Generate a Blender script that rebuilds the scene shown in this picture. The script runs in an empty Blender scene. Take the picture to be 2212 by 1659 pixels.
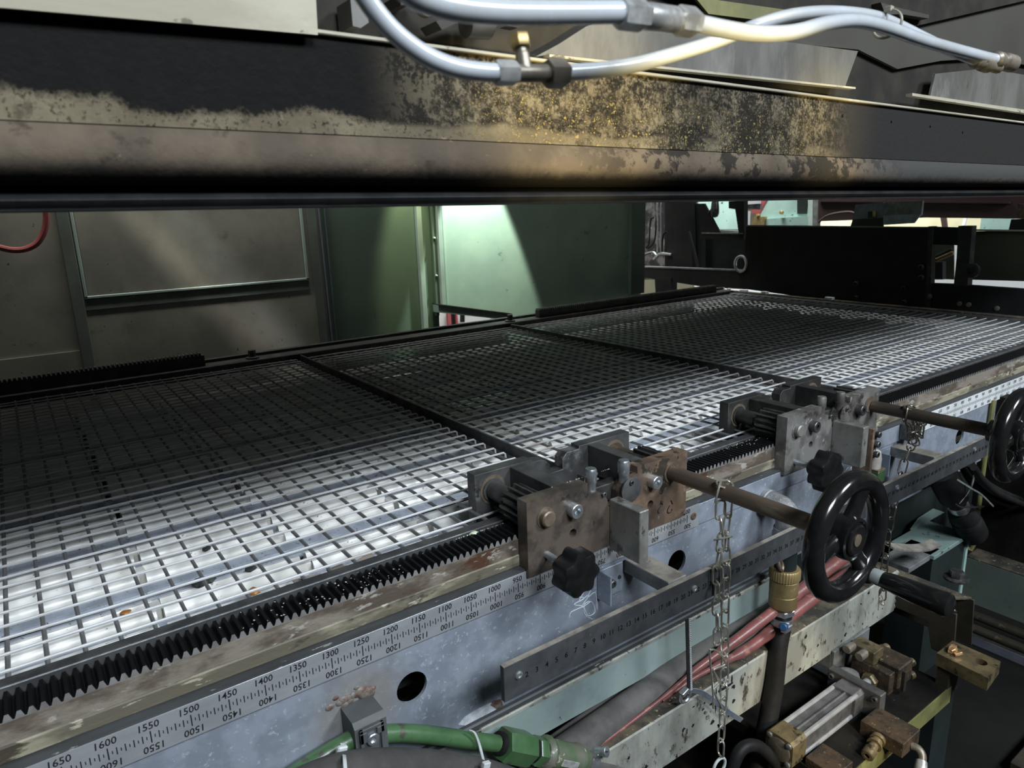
import bpy, bmesh, math, random
from mathutils import Vector, Matrix, geometry
random.seed(7)
SC = bpy.context.scene
COL = SC.collection
S = 0.001                                   # everything below is written in millimetres

# ------------------------------------------------------------------ camera
CR = ((0.81200789, -0.5828153, -0.03113701), (-0.16646998, -0.18014129, -0.96945184), (0.5594023, 0.79238592, -0.2432974))
CC = (-1606.58, -933.38, 661.63)
CF = 1524.12
cam = bpy.data.cameras.new('camera'); camo = bpy.data.objects.new('camera', cam); COL.objects.link(camo)
right, up, back = Vector(CR[0]), -Vector(CR[1]), -Vector(CR[2])
camo.matrix_world = Matrix(((right.x, up.x, back.x, CC[0]*S), (right.y, up.y, back.y, CC[1]*S), (right.z, up.z, back.z, CC[2]*S), (0, 0, 0, 1)))
cam.sensor_width = 36; cam.lens = CF*36/2212; cam.clip_start = 0.01; cam.clip_end = 100
cam.dof.use_dof = True; cam.dof.focus_distance = 1.45; cam.dof.aperture_fstop = 9
SC.camera = camo

def P(px, py, x=None, y=None, z=None):      # the point seen at a photo pixel that lies on the given plane (mm)
    v = Vector(CR[0])*((px-1106)/CF) + Vector(CR[1])*((py-829.5)/CF) + Vector(CR[2])
    if x is not None: t = (x-CC[0])/v.x
    elif y is not None: t = (y-CC[1])/v.y
    else: t = (z-CC[2])/v.z
    return Vector(CC)+v*t

# ------------------------------------------------------------------ world, exposure, lamps
SC.view_settings.view_transform = 'Standard'; SC.view_settings.look = 'None'
SC.view_settings.gamma = 1; SC.view_settings.use_curve_mapping = False; SC.view_settings.exposure = 0.14
w = bpy.data.worlds.new('world'); SC.world = w; w.use_nodes = True
w.node_tree.nodes['Background'].inputs[0].default_value = (0.62, 0.75, 0.9, 1)
w.node_tree.nodes['Background'].inputs[1].default_value = 0.03

def aim(o, tgt):
    d = (Vector(tgt)*S - o.location); o.rotation_euler = d.to_track_quat('-Z', 'Y').to_euler()
def area(name, loc, tgt, size, energy, col, size_y=None):
    l = bpy.data.lights.new(name, 'AREA'); l.energy = energy; l.color = col; l.size = size*S
    if size_y: l.shape = 'RECTANGLE'; l.size_y = size_y*S
    o = bpy.data.objects.new(name, l); COL.objects.link(o); o.location = Vector(loc)*S; aim(o, tgt); return o
def spot(name, loc, tgt, energy, col, angle, blend=.5, r=30):
    l = bpy.data.lights.new(name, 'SPOT'); l.energy = energy; l.color = col; l.spot_size = math.radians(angle); l.spot_blend = blend; l.shadow_soft_size = r*S
    o = bpy.data.objects.new(name, l); COL.objects.link(o); o.location = Vector(loc)*S; aim(o, tgt); return o
area('skylight_lamp', (-1500, -4200, 3600), (-400, 300, 0), 1700, 250, (0.84, 0.92, 1.0), 1200)
area('right_fill', (1800, -3900, 3500), (900, 300, 0), 1400, 235, (0.87, 0.94, 1.0), 1000)  # added unseen lamp that brightens the right part of the mesh
far = area('far_fill', (2700, 2700, 2700), (3900, 2700, 200), 1300, 105, (0.95, 1.0, 0.97)); far.data.spread = math.radians(100)  # added lamp, unseen, brightens the machines beyond the bed
rear = area('rear_fill', (1200, 3100, 2400), (900, 3900, -200), 1000, 60, (1.0, 0.99, 0.97)); rear.data.spread = math.radians(110)  # unseen lamp added to light the shelving behind the low gap
spot('hood_tint', (-1350, -1750, 380), (-1010, -250, 775), 190, (1.0, 0.80, 0.36), 13, 0.9, 40)  # unseen spot added to tint the fascia yellow
spot('second_hood_tint', (-900, -1750, 380), (-470, -250, 775), 150, (1.0, 0.80, 0.36), 9, 0.9, 40)  # second added tint spot, further along the fascia
spot('chute_fill', (470, 2100, 1150), (455, 2290, 380), 85, (0.84, 1.0, 0.86), 48, 0.22, 20)  # added cone imitating the light shaft on the chute sheet
spot('green_sheet_fill', (110, 2060, 1150), (80, 2290, 560), 26, (0.95, 1.0, 0.60), 30, 0.6, 40)  # added unseen spot for the yellowish light on the green sheet
area('wall_fill', (-950, 2130, 1500), (-950, 2290, 300), 1600, 12, (0.95, 1.0, 0.93), 80)  # weak fill added to lift the dark enclosure wall
spot('left_streak_fill', (-1757, 2150, 1500), (-900, 2300, 360), 190, (1.0, 0.95, 0.84), 6.5, 0.9, 60)  # narrow spot added to draw a diagonal light streak on the wall
spot('second_streak_fill', (-1500, 2150, 1500), (-640, 2300, 150), 130, (0.88, 0.95, 1.0), 6.5, 0.9, 60)  # another added spot, for the lower wall streak
spot('low_warm_fill', (-520, -1400, 150), (-190, -150, -570), 60, (1.0, 0.80, 0.45), 20, 0.6, 40)  # added warm spot on the cylinder, its source unseen

# ------------------------------------------------------------------ materials
MATS = {}
def mat(name, c1, c2=None, sc=6, lo=.35, hi=.65, rough=.5, metal=0., bump=.15, bsc=60, spots=None, spots2=None, stretch=None, rvar=.12, coat=0, spec=.5):
    """noise mix of two colours, fine relief, optional layers of thresholded stains: (colour, scale, threshold, softness)"""
    m = bpy.data.materials.new(name); m.use_nodes = True; nt = m.node_tree; N = nt.nodes; L = nt.links
    b = N['Principled BSDF']; tc = N.new('ShaderNodeTexCoord'); src = tc.outputs['Object']
    if stretch:
        mp = N.new('ShaderNodeMapping'); mp.inputs['Scale'].default_value = stretch; L.new(src, mp.inputs[0]); src = mp.outputs[0]
    def noise(scale, det=6, r=.6):
        n = N.new('ShaderNodeTexNoise'); n.inputs['Scale'].default_value = scale; n.inputs['Detail'].default_value = det; n.inputs['Roughness'].default_value = r
        L.new(src, n.inputs['Vector']); return n.outputs['Fac']
    def rng(f, a, bb):
        n = N.new('ShaderNodeMapRange'); n.inputs[1].default_value = a; n.inputs[2].default_value = bb; n.interpolation_type = 'SMOOTHSTEP'
        L.new(f, n.inputs[0]); return n.outputs[0]
    def mix(f, a, bcol):
        n = N.new('ShaderNodeMix'); n.data_type = 'RGBA'
        L.new(f, n.inputs[0])
        if isinstance(a, tuple): n.inputs[6].default_value = (*a, 1)
        else: L.new(a, n.inputs[6])
        n.inputs[7].default_value = (*bcol, 1); return n.outputs[2]
    col = c1
    if c2: col = mix(rng(noise(sc), lo, hi), c1, c2)
    for sp in (spots, spots2):
        if sp: col = mix(rng(noise(sp[1], 5, .65), sp[2], sp[2]+sp[3]), col, sp[0])
    if isinstance(col, tuple): b.inputs['Base Color'].default_value = (*col, 1)
    else: L.new(col, b.inputs['Base Color'])
    b.inputs['Metallic'].default_value = metal; b.inputs['Specular IOR Level'].default_value = spec
    if coat: b.inputs['Coat Weight'].default_value = coat; b.inputs['Coat Roughness'].default_value = .15
    if rvar:
        n = N.new('ShaderNodeMapRange'); n.inputs[3].default_value = max(.03, rough-rvar); n.inputs[4].default_value = min(1, rough+rvar)
        L.new(noise(bsc*.4, 4), n.inputs[0]); L.new(n.outputs[0], b.inputs['Roughness'])
    else: b.inputs['Roughness'].default_value = rough
    if bump:
        bn = N.new('ShaderNodeBump'); bn.inputs['Strength'].default_value = bump; bn.inputs['Distance'].default_value = .002
        L.new(noise(bsc, 5), bn.inputs['Height']); L.new(bn.outputs[0], b.inputs['Normal'])
    MATS[name] = m
    NODES[name] = (nt, b, src, noise, rng, mix, col)
    return m
NODES = {}
HOOD = (-300, -250, 660)                    # origin of the heater hood
mat('galv', (.24, .272, .325), (.31, .345, .405), 22, .4, .6, .45, .3, .08, 150, ((.175, .198, .235), 4, .50, .22), ((.42, .46, .52), 110, .60, .06))
mat('zinc_wire', (.60, .61, .62), (.30, .26, .21), 4, .45, .72, .4, .15, .1, 200)
mat('cross_wire', (.20, .205, .21), (.11, .105, .10), 6, .45, .7, .5, .4, .1, 200)
mat('rust_rail', (.25, .215, .175), (.10, .078, .058), 20, .40, .58, .6, .2, .6, 120, ((.075, .035, .016), 12, .56, .08), ((.40, .375, .33), 55, .58, .08), (.4, 1, 1))
mat('cream_rail', (.29, .265, .19), (.12, .105, .075), 20, .42, .58, .6, .05, .5, 110, ((.055, .044, .029), 24, .52, .06), ((.40, .375, .29), 60, .60, .06), (.3, 1, 1))
mat('grease', (.012, .013, .014), (.03, .03, .031), 40, rough=.42, bump=.3, bsc=130, spots=((.10, .095, .085), 160, .70, .04))
mat('dark_steel', (.055, .057, .06), (.11, .11, .11), 20, rough=.5, metal=.4, bump=.15, bsc=150, spots=((.20, .19, .17), 90, .68, .05))
mat('ledge', (.075, .082, .086), (.045, .048, .05), 16, rough=.55, metal=.2, bump=.25, spots=((.34, .345, .33), 70, .645, .05), stretch=(.3, 1, 1))
mat('ruler', (.52, .54, .56), (.42, .44, .46), 30, rough=.36, metal=.55, bump=.08, bsc=300, spots=((.62, .62, .60), 9, .62, .1), stretch=(.3, 1, 1))
mat('ruler_white', (.74, .76, .77), (.62, .64, .65), 12, rough=.45, metal=.1, bump=.03)
mat('ink', (.012, .012, .014), rough=.5, bump=0, rvar=0)
mat('bar_ink', (.004, .004, .0045), rough=.8, bump=0, rvar=0, spec=.1)
mat('plate_brown', (.165, .130, .105), (.070, .060, .052), 15, .40, .60, .40, .45, .1, 220, ((.24, .20, .165), 8, .56, .08), ((.045, .039, .031), 13, .60, .02))
mat('plate_copper', (.26, .175, .12), (.135, .098, .075), 17, .38, .60, .40, .4, .1, 220, ((.33, .24, .17), 24, .57, .08), ((.055, .046, .036), 10, .60, .02))
mat('plate_grey', (.24, .235, .22), (.11, .104, .094), 15, .4, .6, .5, .4, .22, 150, ((.05, .043, .036), 12, .57, .06), ((.36, .355, .335), 34, .60, .06))
mat('plate_dark', (.10, .10, .098), (.055, .055, .055), 14, .38, .62, .5, .4, .15, 160, ((.19, .187, .18), 8, .58, .1), ((.035, .035, .034), 22, .61, .05))
mat('pinion_steel', (.055, .055, .054), (.10, .098, .092), 30, .45, .65, .45, .5, .2, 140, ((.24, .23, .20), 80, .66, .05))
mat('plate_black', (.028, .0275, .0265), (.062, .059, .053), 22, .45, .7, .55, .3, .3, 140, ((.16, .15, .12), 90, .69, .04))
mat('stop_steel', (.29, .29, .27), (.18, .178, .16), 16, .38, .62, .42, .45, .15, 180, ((.095, .088, .07), 30, .59, .06), ((.42, .415, .385), 14, .61, .06))
mat('bolt_zinc', (.62, .65, .67), (.45, .48, .50), 60, rough=.3, metal=.85, bump=.08, bsc=200)
mat('bolt_black', (.06, .06, .062), (.14, .14, .14), 50, rough=.38, metal=.7, bump=.1)
mat('shaft', (.20, .155, .115), (.12, .095, .075), 12, rough=.42, metal=.6, bump=.1, bsc=180, spots=((.28, .23, .17), 30, .6, .08), stretch=(1, .3, 1))
mat('shaft_dark', (.07, .058, .05), (.12, .095, .07), 14, rough=.42, metal=.6, bump=.15, bsc=160, spots=((.24, .13, .07), 16, .66, .08), stretch=(1, .3, 1))
mat('bushing', (.25, .20, .15), (.17, .135, .10), 40, rough=.4, metal=.5, bump=.05)
mat('bakelite', (.006, .006, .007), (.012, .0115, .011), 20, rough=.16, bump=.03, bsc=120, spots=((.11, .10, .09), 220, .71, .05), rvar=.06, coat=.3, spec=.4)
mat('knob', (.006, .006, .0065), (.010, .010, .0105), 30, rough=.38, bump=.08, bsc=260, spots=((.09, .09, .09), 260, .74, .04), spec=.35)
mat('ferrule', (.42, .46, .44), rough=.3, metal=.5, bump=0)
mat('chain_steel', (.72, .69, .58), (.52, .50, .43), 50, rough=.3, metal=.8, bump=.05)
mat('chain_dark', (.30, .28, .22), (.16, .15, .13), 50, rough=.32, metal=.85, bump=.05)
mat('flat_bar', (.045, .048, .051), (.066, .069, .072), 22, rough=.55, metal=.2, bump=.1, bsc=220, spots=((.20, .20, .20), 70, .68, .05), spec=.35)
mat('bar_top', (.36, .33, .28), (.17, .155, .135), 24, rough=.6, metal=.2, bump=.3, bsc=140, spots=((.05, .045, .04), 40, .64, .05))
mat('mint', (.27, .335, .32), (.225, .285, .275), 6, rough=.5, bump=.08, bsc=90, spots=((.17, .215, .21), 4, .56, .15), spots2=((.03, .035, .035), 42, .70, .03))
mat('mint_light', (.30, .43, .39), (.24, .35, .32), 6, rough=.5, bump=.1, bsc=90, spots=((.04, .05, .05), 20, .62, .04))
mat('mint_column', (.17, .235, .22), (.13, .185, .17), 6, rough=.5, bump=.1, bsc=90, spots=((.03, .036, .035), 20, .60, .05))
mat('mint_dirty', (.32, .325, .285), (.18, .183, .16), 9, .4, .62, .55, 0, .3, 90, ((.03, .028, .024), 34, .61, .04), ((.10, .092, .076), 70, .57, .07), (1, 1, .5))
mat('dirt_top', (.11, .09, .058), (.03, .027, .022), 16, .38, .6, rough=.85, bump=.8, bsc=110, spots=((.34, .28, .17), 70, .61, .06))
mat('deep_green', (.013, .018, .017), (.019, .025, .024), 5, rough=.55, bump=.05, spec=.18)
mat('rubber_grey', (.115, .108, .10), (.075, .07, .066), 24, rough=.75, bump=.3, bsc=140, spots=((.24, .23, .22), 150, .69, .05))
mat('rubber_black', (.008, .008, .0085), (.013, .013, .013), 20, rough=.55, bump=.2, bsc=140, spots=((.06, .06, .058), 120, .71, .05), spec=.25)
mat('red_hose', (.25, .085, .075), (.17, .065, .06), 14, rough=.36, bump=.35, bsc=70, spots=((.36, .19, .14), 24, .6, .1))
mat('green_paint', (.045, .105, .042), (.06, .13, .055), 20, rough=.36, bump=.2, bsc=100, spots=((.06, .058, .046), 24, .60, .05), coat=.2)
mat('green_worn', (.075, .12, .06), (.13, .13, .10), 30, rough=.45, bump=.25, bsc=110, spots=((.40, .38, .30), 28, .63, .04))
mat('grey_plastic', (.062, .068, .072), (.082, .088, .09), 20, rough=.6, bump=.12, bsc=220)
mat('blue_plastic', (.02, .07, .16), rough=.4, bump=.05)
mat('zip_grey', (.50, .52, .52), (.42, .44, .44), 20, rough=.4, bump=.03)
mat('zip_black', (.02, .02, .022), rough=.4, bump=.03)
mat('brass', (.33, .24, .11), (.22, .16, .075), 16, rough=.45, metal=.5, bump=.12, bsc=160, spots=((.42, .34, .19), 40, .62, .06))
mat('oily_brass', (.19, .145, .075), (.09, .07, .04), 20, rough=.4, metal=.35, bump=.35, bsc=120, spots=((.035, .03, .02), 30, .58, .06))
mat('rusty_block', (.065, .043, .025), (.032, .024, .016), 26, .42, .6, .6, .2, .7, 140, ((.17, .12, .06), 70, .60, .06), ((.02, .017, .013), 18, .58, .06))
mat('alu', (.16, .162, .165), (.085, .086, .088), 24, rough=.4, metal=.5, bump=.15, bsc=140, spots=((.03, .03, .03), 60, .66, .04))
mat('chrome', (.55, .56, .57), (.45, .45, .46), 30, rough=.22, metal=.6, bump=.02)
mat('yellow_green', (.19, .18, .06), (.12, .12, .045), 10, rough=.6, bump=.25, spots=((.035, .033, .02), 7, .54, .1))
mat('oily_black', (.007, .0067, .0063), (.015, .0135, .011), 10, rough=.6, bump=.3, bsc=80, spots=((.05, .04, .024), 40, .67, .06), spec=.1)
mat('brown_steel', (.055, .047, .033), (.034, .03, .022), 10, rough=.55, metal=.3, bump=.3, bsc=120, spots=((.11, .09, .058), 16, .63, .08), spec=.3)
mat('grey_steel', (.24, .25, .25), (.14, .145, .145), 22, rough=.5, metal=.4, bump=.25, bsc=120, spots=((.38, .385, .38), 30, .62, .06))
mat('enclosure', (.36, .34, .29), (.27, .255, .22), 3, .4, .6, .55, 0, .08, 60, ((.20, .187, .16), 7, .58, .16), ((.04, .04, .036), 40, .665, .05))
mat('enclosure_green', (.16, .22, .17), (.13, .18, .145), 3, rough=.5, bump=.05, spots=((.10, .13, .10), 6, .62, .1))
mat('chute', (.50, .62, .50), (.42, .54, .45), 4, rough=.45, bump=.05, spots=((.26, .32, .26), 12, .655, .04))
mat('trim_light', (.46, .55, .50), (.38, .46, .42), 8, rough=.4, bump=.03)
mat('black_frame', (.010, .0105, .0115), (.016, .016, .017), 8, rough=.6, bump=.15, bsc=90, spots=((.13, .125, .10), 60, .735, .03), spec=.25)
mat('olive_panel', (.055, .062, .038), (.045, .052, .035), 5, rough=.6, bump=.04, spec=.3)
mat('cream_wall', (.58, .53, .36), (.48, .44, .30), 1.2, rough=.7, bump=.03)
mat('maroon', (.04, .017, .017), (.03, .015, .015), 5, rough=.5, bump=.08)
mat('red_paint', (.45, .11, .11), rough=.5, bump=.03)
mat('white_paint', (.75, .76, .76), rough=.5, bump=.03)
mat('blue_grey', (.15, .16, .21), (.20, .20, .24), 20, rough=.45, metal=.3, bump=.1)
mat('clutter', (.03, .03, .032), (.16, .15, .15), 9, .48, .62, rough=.4, metal=.2, bump=.5, bsc=60, spots=((.75, .75, .70), 14, .66, .05))
mat('concrete', (.013, .0125, .0115), (.008, .008, .0075), 3, rough=.85, bump=.3, bsc=30, spec=.08)
mat('hood_lip', (.010, .0105, .0115), (.018, .018, .018), 20, rough=.4, bump=.15, bsc=120, spec=.3)
mat('trim_dull', (.19, .21, .18), (.14, .155, .135), 8, rough=.45, bump=.06)
mat('rubber_mid', (.058, .055, .052), (.04, .038, .036), 24, rough=.75, bump=.35, bsc=140, spots=((.17, .165, .155), 150, .68, .05))
mat('hose_white', (.52, .555, .60), (.44, .46, .47), 10, rough=.25, bump=.0, coat=.4)
mat('galv_pipe', (.30, .305, .30), (.19, .195, .195), 60, rough=.5, metal=.25, bump=.3, bsc=160, spots=((.48, .48, .47), 150, .6, .06))
mat('rail_green', (.13, .165, .135), (.10, .13, .11), 6, rough=.55, bump=.1, spots=((.06, .07, .06), 12, .62, .1))
mat('fitting', (.27, .24, .19), (.18, .16, .13), 40, rough=.42, metal=.5, bump=.15, bsc=120)
mat('fitting_bright', (.62, .62, .60), (.34, .34, .33), 60, rough=.35, metal=.5, bump=.2, bsc=100)
mat('brass_nut', (.42, .31, .13), (.28, .2, .09), 50, rough=.35, metal=.6, bump=.1)
mat('cover_pale', (.40, .37, .285), (.30, .27, .20), 9, .4, .6, .5, .1, .1, 80, ((.12, .10, .07), 42, .615, .06), ((.50, .465, .35), 12, .56, .12), (.5, 1, 1))
mat('cover_grey', (.17, .165, .15), (.11, .105, .095), 14, rough=.42, metal=.25, bump=.12, bsc=130, spots=((.06, .055, .045), 40, .64, .05), spots2=((.25, .24, .22), 9, .6, .15), stretch=(1, 1, .4))
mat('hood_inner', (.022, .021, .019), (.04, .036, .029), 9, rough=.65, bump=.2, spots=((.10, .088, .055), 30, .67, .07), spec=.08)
mat('hood_sheet', (.055, .052, .044), (.045, .041, .035), 6, rough=.55, bump=.06, spec=.3)
mat('tile', (.80, .80, .77), (.64, .63, .58), 18, rough=.34, metal=.0, bump=.1, bsc=90, spots=((.14, .13, .115), 120, .645, .05), spots2=((.42, .26, .16), 9, .665, .06), coat=.2, stretch=(.6, 1, 1))
mat('reflector', (.50, .55, .64), (.34, .375, .44), 20, rough=.3, metal=.3, bump=.08, bsc=110, spots=((.10, .10, .11), 110, .63, .05))
mat('pit', (.015, .014, .013), (.03, .028, .025), 6, rough=.7, bump=.1)
mat('char', (.02, .022, .022), (.05, .055, .05), 60, rough=.8, bump=.8, bsc=160)
mat('amber', (.36, .13, .025), (.46, .22, .07), 30, rough=.25, bump=.05)
mat('pale_green', (.62, .74, .50), rough=.5, bump=.05)
mat('crumb', (.62, .60, .54), (.25, .24, .2), 300, rough=.6, bump=0)
mat('chalk', (.50, .56, .60), rough=.9, bump=0)
mat('weld', (.12, .062, .044), (.21, .19, .17), 80, rough=.6, metal=.3, bump=.8, bsc=120)
mat('white_patch', (.66, .70, .73), (.40, .43, .46), 60, rough=.7, bump=.5, bsc=150)
mat('copper_glow', (.55, .28, .12), (.75, .5, .25), 90, rough=.3, metal=.6, bump=.6, bsc=120)
mat('glass_grey', (.45, .42, .38), (.35, .33, .30), 40, rough=.25, bump=.2)

def relink(name, col):
    nt, b = NODES[name][0], NODES[name][1]; nt.links.new(col, b.inputs['Base Color'])
# rack: grease lies on every face that looks up, the ground front ends of the teeth stay bright
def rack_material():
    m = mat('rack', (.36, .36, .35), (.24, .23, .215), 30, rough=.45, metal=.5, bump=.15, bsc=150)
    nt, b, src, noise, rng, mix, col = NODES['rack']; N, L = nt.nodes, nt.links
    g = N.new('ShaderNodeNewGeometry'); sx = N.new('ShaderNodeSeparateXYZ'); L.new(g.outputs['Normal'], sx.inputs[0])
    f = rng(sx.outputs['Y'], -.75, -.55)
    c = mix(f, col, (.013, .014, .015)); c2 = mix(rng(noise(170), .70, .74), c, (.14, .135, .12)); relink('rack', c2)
rack_material()
def weld_stain():
    nt, b, src, noise, rng, mix, col = NODES['galv']; N, L = nt.nodes, nt.links
    d = N.new('ShaderNodeVectorMath'); d.operation = 'DISTANCE'; L.new(src, d.inputs[0]); d.inputs[1].default_value = (-1.262, -.896, .402)
    a = N.new('ShaderNodeMath'); a.operation = 'MULTIPLY_ADD'; L.new(noise(30, 5, .6), a.inputs[0]); a.inputs[1].default_value = .07; L.new(d.outputs['Value'], a.inputs[2])
    f = N.new('ShaderNodeMath'); f.operation = 'SUBTRACT'; f.inputs[0].default_value = 1; L.new(rng(a.outputs[0], .055, .15), f.inputs[1])
    g = N.new('ShaderNodeMath'); g.operation = 'MULTIPLY'; L.new(f.outputs[0], g.inputs[0]); g.inputs[1].default_value = .6
    relink('galv', mix(g.outputs[0], col, (.25, .215, .165)))
weld_stain()
# soot plus painted shade on the heater beam: wavy black under the cover, soot patches further along, dark grey at the right
def soot_shade_material(name, base1, base2, zlow, kind):
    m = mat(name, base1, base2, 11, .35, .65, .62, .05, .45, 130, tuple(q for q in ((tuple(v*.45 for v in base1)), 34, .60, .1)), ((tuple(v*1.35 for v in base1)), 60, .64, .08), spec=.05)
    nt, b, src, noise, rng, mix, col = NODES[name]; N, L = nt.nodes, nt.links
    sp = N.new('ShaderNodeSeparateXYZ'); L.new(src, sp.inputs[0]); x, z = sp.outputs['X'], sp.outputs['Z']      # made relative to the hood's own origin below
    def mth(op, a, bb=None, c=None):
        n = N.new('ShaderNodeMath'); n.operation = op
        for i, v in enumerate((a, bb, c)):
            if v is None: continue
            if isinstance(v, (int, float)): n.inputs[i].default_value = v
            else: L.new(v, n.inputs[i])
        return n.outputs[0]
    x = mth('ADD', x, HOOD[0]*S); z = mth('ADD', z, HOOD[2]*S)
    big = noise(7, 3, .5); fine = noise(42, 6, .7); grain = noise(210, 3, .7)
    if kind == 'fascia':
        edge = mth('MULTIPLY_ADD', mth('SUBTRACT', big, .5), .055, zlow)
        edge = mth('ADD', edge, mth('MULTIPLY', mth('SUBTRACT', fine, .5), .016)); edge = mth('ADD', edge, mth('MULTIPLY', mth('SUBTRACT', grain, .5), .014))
        s1 = rng(mth('SUBTRACT', z, edge), -.002, .006)                      # soot deposit with the cover's shade painted in, upper half
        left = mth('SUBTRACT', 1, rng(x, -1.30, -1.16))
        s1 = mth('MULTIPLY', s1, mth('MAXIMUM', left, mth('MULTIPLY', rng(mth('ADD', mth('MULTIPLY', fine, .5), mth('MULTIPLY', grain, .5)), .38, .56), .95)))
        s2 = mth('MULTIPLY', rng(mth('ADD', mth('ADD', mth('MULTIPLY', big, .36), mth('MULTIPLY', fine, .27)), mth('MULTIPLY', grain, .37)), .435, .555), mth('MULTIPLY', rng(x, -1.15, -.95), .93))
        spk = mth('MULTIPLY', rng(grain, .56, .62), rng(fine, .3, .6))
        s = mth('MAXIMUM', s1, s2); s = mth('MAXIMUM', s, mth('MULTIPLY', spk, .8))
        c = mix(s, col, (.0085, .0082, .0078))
        gold = mth('MULTIPLY', mth('MULTIPLY', rng(x, -1.25, -1.1), mth('SUBTRACT', 1, rng(x, -.62, -.42))), mth('MULTIPLY', rng(grain, .58, .66), mth('SUBTRACT', 1, rng(z, .765, .80))))  # yellow light painted as gold flecks along the middle stretch
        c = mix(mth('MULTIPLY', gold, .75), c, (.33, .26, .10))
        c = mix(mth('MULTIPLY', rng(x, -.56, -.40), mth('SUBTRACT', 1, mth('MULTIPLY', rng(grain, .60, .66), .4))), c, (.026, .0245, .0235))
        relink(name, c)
    else:
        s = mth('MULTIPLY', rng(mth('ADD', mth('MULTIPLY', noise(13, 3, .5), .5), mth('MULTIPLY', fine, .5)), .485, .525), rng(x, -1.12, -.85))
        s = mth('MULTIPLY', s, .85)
        low = mth('SUBTRACT', 1, rng(mth('ADD', z, mth('MULTIPLY', mth('SUBTRACT', fine, .5), .012)), zlow, zlow+.018))   # soot and shade painted black on the rolled lower part
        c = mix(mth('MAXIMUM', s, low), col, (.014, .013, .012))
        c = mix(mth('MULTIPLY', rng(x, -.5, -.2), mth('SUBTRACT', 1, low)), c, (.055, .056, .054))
        relink(name, c)
soot_shade_material('fascia', (.185, .155, .105), (.115, .095, .064), .737, 'fascia')
soot_shade_material('roll', (.130, .103, .076), (.082, .066, .050), .682, 'roll')

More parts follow.
